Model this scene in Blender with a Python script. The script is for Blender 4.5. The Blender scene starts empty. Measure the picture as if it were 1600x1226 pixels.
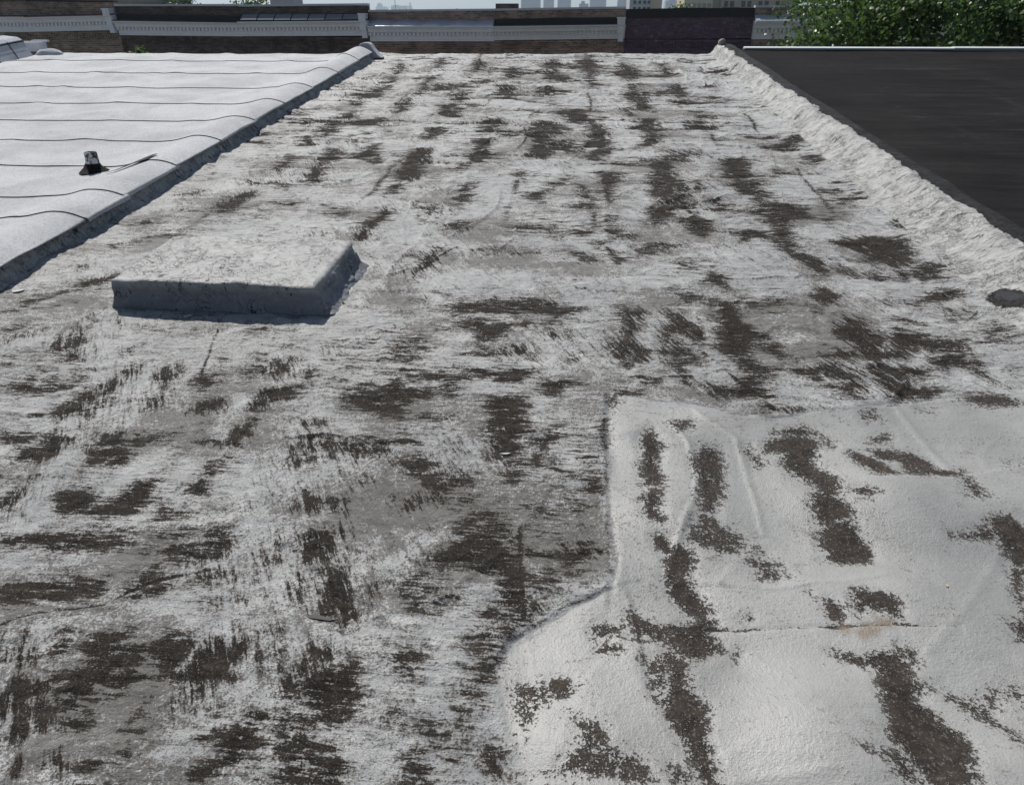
import bpy, bmesh, math, random
from mathutils import Matrix
import numpy as np

# ------------------------------------------------------------------ camera, sky, sun, exposure
SC = bpy.context.scene
COL = SC.collection
R = math.radians
SLOPE = math.tan(R(4.65))          # the roofs rise gently towards the street front
CAM_Z = 1.505
cd = bpy.data.cameras.new('camera'); cam = bpy.data.objects.new('camera', cd); COL.objects.link(cam)
cd.sensor_width = 36.0; cd.lens = 25.875; cd.clip_start = 0.05; cd.clip_end = 20000
cam.location = (0, 0, CAM_Z); cam.rotation_euler = (R(90 - 27.2), 0, R(4.28))
SC.camera = cam

SUN_EL, SUN_AZ = 52.0, 32.0        # azimuth measured from +Y towards -X
W = bpy.data.worlds.new('World'); SC.world = W; W.use_nodes = True
wn = W.node_tree.nodes; wl = W.node_tree.links
sky = wn.new('ShaderNodeTexSky'); sky.sky_type = 'NISHITA'; sky.sun_disc = False
sky.sun_elevation = R(SUN_EL); sky.sun_rotation = R(-SUN_AZ); sky.altitude = 20
sky.air_density = 1.0; sky.dust_density = 1.2; sky.ozone_density = 1.0
bg = wn['Background']; bg.inputs['Strength'].default_value = 0.062
wl.new(sky.outputs[0], bg.inputs['Color'])
ld = bpy.data.lights.new('sun', 'SUN'); ld.energy = 4.6; ld.angle = R(0.53); ld.color = (1.0, 0.96, 0.90)
sun = bpy.data.objects.new('sun', ld); COL.objects.link(sun)
sun.rotation_euler = (R(90 - SUN_EL), 0, R(180 + SUN_AZ)); sun.location = (-20, 30, 60)
SC.view_settings.view_transform = 'Standard'; SC.view_settings.look = 'None'
SC.view_settings.exposure = 0.14; SC.view_settings.gamma = 1.0; SC.view_settings.use_curve_mapping = False
GROUND = -8.0

# ------------------------------------------------------------------ helpers
rng = np.random.default_rng(11); random.seed(5)

class MB:
    def __init__(s): s.v = []; s.f = []
    def add(s, vs, fs):
        o = len(s.v); s.v += [tuple(map(float, p)) for p in vs]; s.f += [tuple(o + i for i in f) for f in fs]
    def box(s, x0, x1, y0, y1, z0, z1, dz=0.0):
        # dz lifts the x1 end
        s.add([(x0,y0,z0),(x1,y0,z0+dz),(x1,y1,z0+dz),(x0,y1,z0),(x0,y0,z1),(x1,y0,z1+dz),(x1,y1,z1+dz),(x0,y1,z1)],
              [(0,3,2,1),(4,5,6,7),(0,1,5,4),(1,2,6,5),(2,3,7,6),(3,0,4,7)])
    def sweep_x(s, prof, x0, x1, dz=0.0):
        # closed profile of (y,z) swept along x, the x1 end lifted by dz
        n = len(prof)
        s.add([(x0,y,z) for y,z in prof] + [(x1,y,z+dz) for y,z in prof],
              [(i,(i+1)%n,n+(i+1)%n,n+i) for i in range(n)] + [tuple(range(n))[::-1], tuple(range(n,2*n))])
    def tube(s, pts, rad, n=8):
        rings = []
        for k,p in enumerate(pts):
            p = np.array(p, float)
            d = np.array(pts[min(k+1,len(pts)-1)],float) - np.array(pts[max(k-1,0)],float); d /= np.linalg.norm(d) + 1e-9
            a = np.cross(d, (0.31,0.17,0.93) if abs(d[2]) < .9 else (1,0,0)); a /= np.linalg.norm(a); b = np.cross(d, a)
            r = rad[k] if hasattr(rad,'__len__') else rad
            rings.append([p + r*(math.cos(2*math.pi*i/n)*a + math.sin(2*math.pi*i/n)*b) for i in range(n)])
        vs = [q for r_ in rings for q in r_]; fs = []
        for k in range(len(pts)-1):
            fs += [(k*n+i, k*n+(i+1)%n, (k+1)*n+(i+1)%n, (k+1)*n+i) for i in range(n)]
        fs += [tuple(range(n))[::-1], tuple(range((len(pts)-1)*n, len(pts)*n))]
        s.add(vs, fs)
    def build(s, name, mat, parent=None, smooth=False):
        me = bpy.data.meshes.new(name); me.from_pydata(s.v, [], s.f); me.update()
        return link(name, me, mat, parent, smooth)

def link(name, me, mat, parent=None, smooth=False):
    o = bpy.data.objects.new(name, me); COL.objects.link(o)
    if mat: me.materials.append(mat)
    if smooth: me.polygons.foreach_set('use_smooth', np.ones(len(me.polygons), bool))
    if parent: o.parent = parent
    return o

def grid_mesh(name, P, attrs=None):
    """P: (rows, cols, 3) array of points -> quad grid mesh, with optional float point attributes."""
    r, c = P.shape[:2]
    me = bpy.data.meshes.new(name)
    me.vertices.add(r*c); me.vertices.foreach_set('co', np.ascontiguousarray(P, dtype=np.float32).ravel())
    i = (np.arange(r-1)[:,None]*c + np.arange(c-1)[None,:]).ravel()
    q = np.stack([i, i+1, i+c+1, i+c], 1).astype(np.int32)
    nf = len(q); me.loops.add(nf*4); me.loops.foreach_set('vertex_index', q.ravel())
    me.polygons.add(nf); me.polygons.foreach_set('loop_start', np.arange(nf, dtype=np.int32)*4)
    me.update(calc_edges=True)
    for k, a in (attrs or {}).items():
        at = me.attributes.new(k, 'FLOAT', 'POINT'); at.data.foreach_set('value', np.ascontiguousarray(a, dtype=np.float32).ravel())
    me.validate()
    return me

def tag(o, label=None, cat=None, group=None, kind=None):
    if label: o['label'] = label
    if cat: o['category'] = cat
    if group: o['group'] = group
    if kind: o['kind'] = kind
    return o

def empty(name, loc=(0,0,0)):
    o = bpy.data.objects.new(name, None); COL.objects.link(o); o.location = loc; o.empty_display_size = .2
    return o

_pt = {}
def perlin(x, y, seed=0):
    if seed not in _pt:
        g = np.random.default_rng(1000 + seed); _pt[seed] = (g.permutation(512), g.uniform(0, 2*math.pi, 512))
    perm, ang = _pt[seed]
    xi = np.floor(x).astype(np.int64); yi = np.floor(y).astype(np.int64); xf = x - xi; yf = y - yi
    def gr(a, b, dx, dy):
        h = ang[(perm[(a & 511)] + b) & 511]; h = ang[(perm[(b + perm[a & 511]) & 511])]
        return np.cos(h)*dx + np.sin(h)*dy
    u = xf*xf*xf*(xf*(xf*6-15)+10); v = yf*yf*yf*(yf*(yf*6-15)+10)
    a = gr(xi, yi, xf, yf); b = gr(xi+1, yi, xf-1, yf); c = gr(xi, yi+1, xf, yf-1); d = gr(xi+1, yi+1, xf-1, yf-1)
    return (a*(1-u)+b*u)*(1-v) + (c*(1-u)+d*u)*v
def fbm(x, y, seed, octs=3, gain=.5):
    t = 0; amp = 1
    for k in range(octs): t = t + amp*perlin(x*2**k, y*2**k, seed+k); amp *= gain
    return t
def sstep(a, b, x):
    t = np.clip((x-a)/(b-a), 0, 1); return t*t*(3-2*t)

# ------------------------------------------------------------------ node helper
class G:
    def __init__(s, name):
        s.m = bpy.data.materials.new(name); s.m.use_nodes = True; s.t = s.m.node_tree
        s.b = s.t.nodes['Principled BSDF']
    def put(s, sock, v):
        if isinstance(v, bpy.types.NodeSocket): s.t.links.new(v, sock)
        else:
            try: sock.default_value = v
            except Exception: sock.default_value = (*v, 1.0)
    def n(s, typ, out=0, props=None, **kw):
        nd = s.t.nodes.new('ShaderNode' + typ)
        for k, v in (props or {}).items(): setattr(nd, k, v)
        for k, v in kw.items():
            key = int(k[1:]) if k[0] == 'i' and k[1:].isdigit() else k.replace('_', ' ')
            s.put(nd.inputs[key], v)
        return nd.outputs[out]
    def pos(s): return s.n('NewGeometry')
    def math(s, op, a, b=0.0, c=0.0, clamp=False): return s.n('Math', props={'operation': op, 'use_clamp': clamp}, i0=a, i1=b, i2=c)
    def add(s, a, b): return s.math('ADD', a, b)
    def mul(s, a, b): return s.math('MULTIPLY', a, b)
    def mapv(s, v, scale): return s.n('VectorMath', props={'operation': 'MULTIPLY'}, i0=v, i1=scale)
    def noise(s, v, scale, detail=2.0, rough=.5, dist=0.0, out=0): return s.n('TexNoise', out=out, Vector=v, Scale=scale, Detail=detail, Roughness=rough, Distortion=dist)
    def ramp(s, x, a, b, lo=0.0, hi=1.0): return s.n('MapRange', props={'interpolation_type': 'SMOOTHSTEP'}, i0=x, i1=a, i2=b, i3=lo, i4=hi)
    def mix(s, f, a, b):
        nd = s.t.nodes.new('ShaderNodeMix'); nd.data_type = 'RGBA'
        s.put(nd.inputs[0], f); s.put(nd.inputs[6], a); s.put(nd.inputs[7], b); return nd.outputs[2]
    def attr(s, name): 
        nd = s.t.nodes.new('ShaderNodeAttribute'); nd.attribute_name = name; return nd.outputs['Fac']
    def bump(s, h, dist, strength=1.0, nrm=None):
        kw = dict(Height=h, Distance=dist, Strength=strength)
        if nrm is not None: kw['Normal'] = nrm
        return s.n('Bump', **kw)
    def set(s, **kw):
        for k, v in kw.items(): s.put(s.b.inputs[k.replace('_', ' ')], v)
        return s.m

def simple(name, col, rough=.7, var=.25, scale=8.0, metallic=0.0, bump=0.0):
    g = G(name); p = g.pos(); nz = g.noise(p, scale, 4, .6)
    c1 = tuple(c*(1-var) for c in col); c2 = tuple(min(1, c*(1+var)) for c in col)
    g.set(Base_Color=g.mix(nz, c1, c2), Roughness=rough, Metallic=metallic)
    if bump: g.set(Normal=g.bump(g.noise(p, scale*4, 3), bump))
    return g.m

# ------------------------------------------------------------------ materials
def coating_material(name, kind):
    """Weathered silver-white roof coating over bitumen: clean coat, thin scuffed grey-brown film, bare bitumen."""
    g = G(name); p = g.pos()
    wear = g.attr('wear'); smo = g.attr('smooth'); mud = g.attr('mud'); filma = g.attr('film')
    c0 = lambda s, k: g.mul(g.math('SUBTRACT', s, .5), k)
    fmix = lambda f, a_, b_: g.n('Mix', props={'data_type': 'FLOAT'}, i0=f, i2=a_, i3=b_)
    sm = g.ramp(smo, .2, .8)
    fine = g.noise(p, 190, 2, .6)
    fine2 = g.noise(p, 80, 4, .7)
    rot = g.n('VectorRotate', props={'rotation_type': 'Z_AXIS'}, Vector=p, Angle=R(62))
    sel = g.ramp(g.noise(p, 1.7, 2, .5), .50, .58)                                   # brushing direction changes from place to place
    def brush(sc, det, ro, di):
        return fmix(sel, g.noise(g.mapv(p, sc), 1.0, det, ro, di), g.noise(g.mapv(rot, sc), 1.0, det, ro, di))
    streak = brush((6, 42, 10), 6, .7, .8)
    streak2 = brush((15, 110, 30), 4, .65, .4)
    mid = g.noise(p, 13, 7, .74, .9)
    lowv = g.noise(p, 2.2, 5, .62)
    rough_k = g.add(g.add(c0(streak, 1.30), c0(streak2, 1.0)), g.add(c0(mid, 1.05), c0(fine2, .75)))
    smooth_k = g.add(g.add(c0(mid, .70), c0(fine2, .95)), c0(streak, .35))
    lvl = fmix(sm, g.n('MapRange', i0=wear, i1=0.0, i2=1.0, i3=.04, i4=.73), g.n('MapRange', i0=wear, i1=0.0, i2=1.0, i3=-.03, i4=.74))
    t = g.add(g.add(lvl, fmix(sm, rough_k, smooth_k)), c0(fine, .65))
    mask = g.ramp(t, .46, .54)
    clean = g.mix(g.ramp(lowv, .35, .65), g.mix(sm, (.425, .430, .430), (.245, .247, .241)), g.mix(sm, (.535, .537, .528), (.318, .320, .310)))
    dirt = g.ramp(g.add(c0(mid, 1.0), c0(streak, 1.1)), -.05, .30)
    coat = g.mix(g.mul(dirt, fmix(sm, .55, .25)), clean, (.235, .228, .218))
    # scuffed film: granular, half-transparent grey-brown
    ft = g.add(g.add(filma, g.add(c0(fine2, 1.7), c0(fine, 1.5))), g.add(c0(mid, 1.3), c0(streak, 1.1)))
    film = g.ramp(ft, .36, .62)
    coat = g.mix(g.mul(film, .82), coat, g.mix(g.ramp(lowv, .4, .6), (.118, .106, .092), (.168, .160, .147)))
    white = g.mul(g.ramp(g.add(streak2, c0(fine2, .35)), .58, .68), fmix(sm, .48, .0))
    coat = g.mix(white, coat, (.66, .662, .65))
    pits = g.ramp(g.add(fine, c0(fine2, .6)), fmix(sm, .64, .72), .80)
    coat = g.mix(g.mul(pits, .7), coat, (.085, .08, .074))
    thin = g.ramp(t, fmix(sm, .24, .33), .47)
    coat = g.mix(g.mul(thin, .78), coat, g.mix(g.ramp(mid, .35, .65), (.135, .122, .108), (.19, .182, .17)))
    flecks = g.ramp(g.add(c0(fine, 1.0), c0(fine2, 1.1)), .06, .24)
    dark = g.mix(g.ramp(mid, .32, .68), (.021, .0185, .0170), (.056, .047, .040))
    dark = g.mix(g.mul(flecks, .42), dark, (.22, .21, .195))
    col = g.mix(mask, coat, dark)
    col = g.mix(g.mul(mud, .85), col, (.20, .165, .125))
    h = g.add(g.mul(g.math('SUBTRACT', 1.0, mask), .60), g.mul(g.add(g.mul(fine2, .75), g.mul(fine, .38)), g.ramp(smo, .2, .8, 1.0, .34)))
    h = g.add(h, g.add(g.mul(streak, g.ramp(smo, .2, .8, 1.3, .05)), g.mul(streak2, g.ramp(smo, .2, .8, .7, .03))))
    b1 = g.bump(h, .0095, 1.0)
    b2 = g.bump(mid, .030, g.ramp(smo, .2, .8, .85, .12), b1)
    g.set(Base_Color=col, Roughness=fmix(mask, fmix(film, fmix(sm, .50, .42), .65), .80), Normal=b2, Specular_IOR_Level=fmix(mask, .45, .05))
    return g.m
M_ROOF = coating_material('worn_roof_coating', 'roof')

def curb_coating(name, sc, warm, bd=.018, side=False):
    """Coating brushed thickly over flashing: cracked and lumpy, with bare bitumen where 'bare' is 1."""
    g = G(name); p = g.pos(); bare = g.attr('bare')
    c0 = lambda s, k: g.mul(g.math('SUBTRACT', s, .5), k)
    n1 = g.noise(p, 17, 6, .68, .6); n2 = g.noise(p, 120, 3, .6); n3 = g.noise(p, 4, 3)
    cn = g.noise(p, 11, 5, .62, .7); cn2 = g.noise(p, 30, 4, .62, .7)
    line = lambda x, w: g.ramp(g.math('ABSOLUTE', g.math('SUBTRACT', x, .5)), .0, w, 1.0, 0.0)
    crack = g.math('MAXIMUM', g.mul(line(cn, .008), g.ramp(n3, .40, .55)), g.mul(line(cn2, .013), g.ramp(n3, .46, .62)))
    st = g.noise(g.mapv(p, sc), 1.0, 5, .70, .7); stl = g.noise(g.mapv(p, tuple(x*.45 for x in sc)), 1.0, 3, .6, .5)
    gash = g.mul(line(stl, .012), g.ramp(n1, .45, .6))
    dk = g.ramp(g.add(g.add(bare, c0(n1, 1.1)), g.add(c0(st, 1.1), c0(n2, .5))), .44, .54)
    c = g.mix(g.ramp(g.add(c0(n1, .8), c0(st, .9)), -.05, .25), tuple(x*w for x, w in zip((.40, .402, .396), warm)), (.19, .183, .173))
    if side: c = g.mix(g.attr('thin'), c, g.mix(g.ramp(n1, .4, .62), (.150, .160, .180), (.195, .205, .225)))  # sides painted darker blue-grey: their shade is put into the colour
    c = g.mix(g.mul(g.math('MAXIMUM', crack, gash), .85), c, (.06, .056, .053))
    c = g.mix(dk, c, g.mix(n2, (.018, .017, .018), (.040, .037, .035)))
    h = g.add(g.add(n1, g.mul(n2, .12)), g.math('SUBTRACT', g.mul(st, .32), g.add(g.mul(crack, .5), g.mul(gash, .5))))
    g.set(Base_Color=c, Roughness=.55, Normal=g.bump(h, bd, 1.0), Specular_IOR_Level=g.n('Mix', props={'data_type': 'FLOAT'}, i0=dk, i2=.4, i3=.12))
    return g.m
M_CURB = curb_coating('cracked_flashing_coating', (9, 70, 9), (1, 1, .98))
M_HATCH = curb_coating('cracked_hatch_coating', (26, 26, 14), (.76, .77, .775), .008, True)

def cap_sheet(name, col, seamdark=.0):
    g = G(name); p = g.pos()
    gr = g.noise(p, 300, 1, .5); gr2 = g.noise(p, 70, 4, .8); lo = g.noise(p, 1.3, 5, .65, .5); med = g.noise(p, 28, 5, .75)
    c = g.mix(g.ramp(lo, .38, .66), col, tuple(x*.80 for x in col))
    c = g.mix(g.ramp(gr, .48, .70, 0, .60), c, tuple(x*.42 for x in col))
    c = g.mix(g.ramp(gr2, .46, .66, 0, .60), c, tuple(x*.50 for x in col))
    c = g.mix(g.ramp(g.add(g.mul(med, .7), g.mul(lo, .4)), .58, .72, 0, .30), c, (.27, .25, .23))
    g.set(Base_Color=c, Roughness=.95, Normal=g.bump(g.add(gr, g.add(g.mul(gr2, 1.2), g.mul(med, .8))), .007, 1.0), Specular_IOR_Level=.12)
    return g.m
M_WHITE = cap_sheet('white_granule_cap_sheet', (.72, .735, .755))
M_BITUMEN = simple('bitumen', (.014, .013, .013), .7, .4, 40, bump=.004); M_BITUMEN.node_tree.nodes['Principled BSDF'].inputs['Specular IOR Level'].default_value = .12

def black_roof_mat():
    g = G('black_smooth_roofing'); p = g.pos()
    a = g.noise(g.mapv(p, (1.2, 9, 1)), 1.0, 5, .65, .5); b = g.noise(p, 160, 2, .6); d = g.noise(g.mapv(p, (3, 17, 3)), 1.0, 6, .75, 1.0)
    big = g.noise(p, .9, 4, .6)
    c = g.mix(g.ramp(a, .35, .7), (.0105, .0098, .0101), (.0215, .0200, .0203))
    c = g.mix(g.ramp(big, .45, .75, 0, .5), c, (.036, .033, .032))
    c = g.mix(g.ramp(d, .62, .76, 0, .6), c, (.17, .17, .175))
    c = g.mix(g.mul(g.attr('lap'), g.ramp(g.noise(p, 30, 4, .7), .38, .62, 0, .55)), c, (.055, .052, .051))
    c = g.mix(g.ramp(g.noise(p, 70, 2), .71, .78, 0, .5), c, (.16, .16, .16))
    g.set(Base_Color=c, Roughness=g.ramp(a, .3, .7, .66, .85), Normal=g.bump(g.add(b, g.mul(a, .8)), .005, 1.0), Specular_IOR_Level=.04)
    return g.m
M_BLACK = black_roof_mat()

def brick_mat(name, c1, c2, mortar, soot=.5):
    g = G(name)
    p = g.n('NewGeometry')
    sep = g.t.nodes.new('ShaderNodeSeparateXYZ'); g.put(sep.inputs[0], p)
    v = g.n('CombineXYZ', X=g.add(sep.outputs[0], sep.outputs[1]), Y=sep.outputs[2], Z=0.0)
    bt = g.t.nodes.new('ShaderNodeTexBrick'); g.put(bt.inputs['Vector'], v)
    for k, val in dict(Scale=1.0).items(): bt.inputs[k].default_value = val
    bt.inputs['Brick Width'].default_value = .215; bt.inputs['Row Height'].default_value = .07; bt.inputs['Mortar Size'].default_value = .009
    bt.inputs['Mortar Smooth'].default_value = .3; bt.inputs['Bias'].default_value = 0.0
    bt.inputs['Color1'].default_value = (*c1, 1); bt.inputs['Color2'].default_value = (*c2, 1); bt.inputs['Mortar'].default_value = (*mortar, 1)
    n = g.noise(p, 1.6, 5, .7, .6)
    c = g.mix(g.ramp(n, .40, .68, 0, soot), bt.outputs['Color'], (.030, .027, .026))
    c = g.mix(g.ramp(g.noise(g.mapv(p, (9, 9, 4)), 1, 4, .7), .60, .78, 0, .35), c, (.30, .27, .24))
    g.set(Base_Color=c, Roughness=.88, Normal=g.bump(g.math('SUBTRACT', 1.0, bt.outputs['Fac']), .008, .8))
    return g.m
M_BRICK_TAN = brick_mat('tan_brown_brick', (.46, .31, .215), (.20, .135, .10), (.44, .38, .32), .5)
M_BRICK_RED = brick_mat('dark_red_brick', (.30, .17, .13), (.15, .085, .07), (.30, .26, .22), .5)
M_BRICK_SOOT = brick_mat('sooty_brick', (.17, .12, .10), (.065, .052, .048), (.16, .135, .12), .7)
def purple_mat():
    g = G('faded_painted_brick'); base = M_BRICK_SOOT
    p = g.n('NewGeometry'); sep = g.t.nodes.new('ShaderNodeSeparateXYZ'); g.put(sep.inputs[0], p)
    v = g.n('CombineXYZ', X=sep.outputs[0], Y=sep.outputs[2], Z=0.0)
    bt = g.t.nodes.new('ShaderNodeTexBrick'); g.put(bt.inputs['Vector'], v); bt.inputs['Scale'].default_value = 1.0
    bt.inputs['Brick Width'].default_value = .215; bt.inputs['Row Height'].default_value = .07; bt.inputs['Mortar Size'].default_value = .009
    bt.inputs['Color1'].default_value = (.17, .11, .14, 1); bt.inputs['Color2'].default_value = (.10, .065, .085, 1); bt.inputs['Mortar'].default_value = (.11, .09, .10, 1)
    n = g.noise(p, 2.3, 5, .7); n2 = g.noise(g.mapv(p, (7, 7, 12)), 1, 4, .75)
    c = g.mix(g.ramp(n2, .56, .75, 0, .7), bt.outputs['Color'], (.46, .40, .50))
    c = g.mix(g.ramp(n, .55, .7, 0, .6), c, (.14, .055, .05))
    g.set(Base_Color=c, Roughness=.9, Normal=g.bump(g.math('SUBTRACT', 1.0, bt.outputs['Fac']), .008, .8))
    return g.m
M_PURPLE = purple_mat()
M_PAINT = simple('weathered_white_paint', (.82, .84, .86), .6, .14, 5)
M_PAINT_B = simple('dull_cream_paint', (.76, .78, .76), .62, .16, 5)
M_SILVER = simple('silver_roof_coating', (.52, .56, .62), .34, .25, 2.5, .35, .004)
M_COPING = simple('pale_metal_coping', (.52, .55, .57), .45, .12, 3)
M_DARKTRIM = simple('black_tar_trim', (.022, .021, .022), .6, .3, 12, bump=.006)
M_MAROON = simple('maroon_trim', (.085, .035, .035), .6, .25, 6)
M_ASPHALT = simple('asphalt', (.05, .05, .05), .85, .2, 30)
M_CONCRETE = simple('concrete', (.30, .29, .27), .85, .15, 6)
M_GROUND = simple('city_ground', (.11, .11, .10), .9, .3, .02)
M_GREYROOF = simple('grey_roofing', (.16, .16, .17), .8, .2, 2)
M_METAL = simple('white_sheet_metal', (.66, .68, .70), .4, .08, 6)
M_BARK = simple('bark', (.10, .075, .055), .9, .35, 20, bump=.02)

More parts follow.
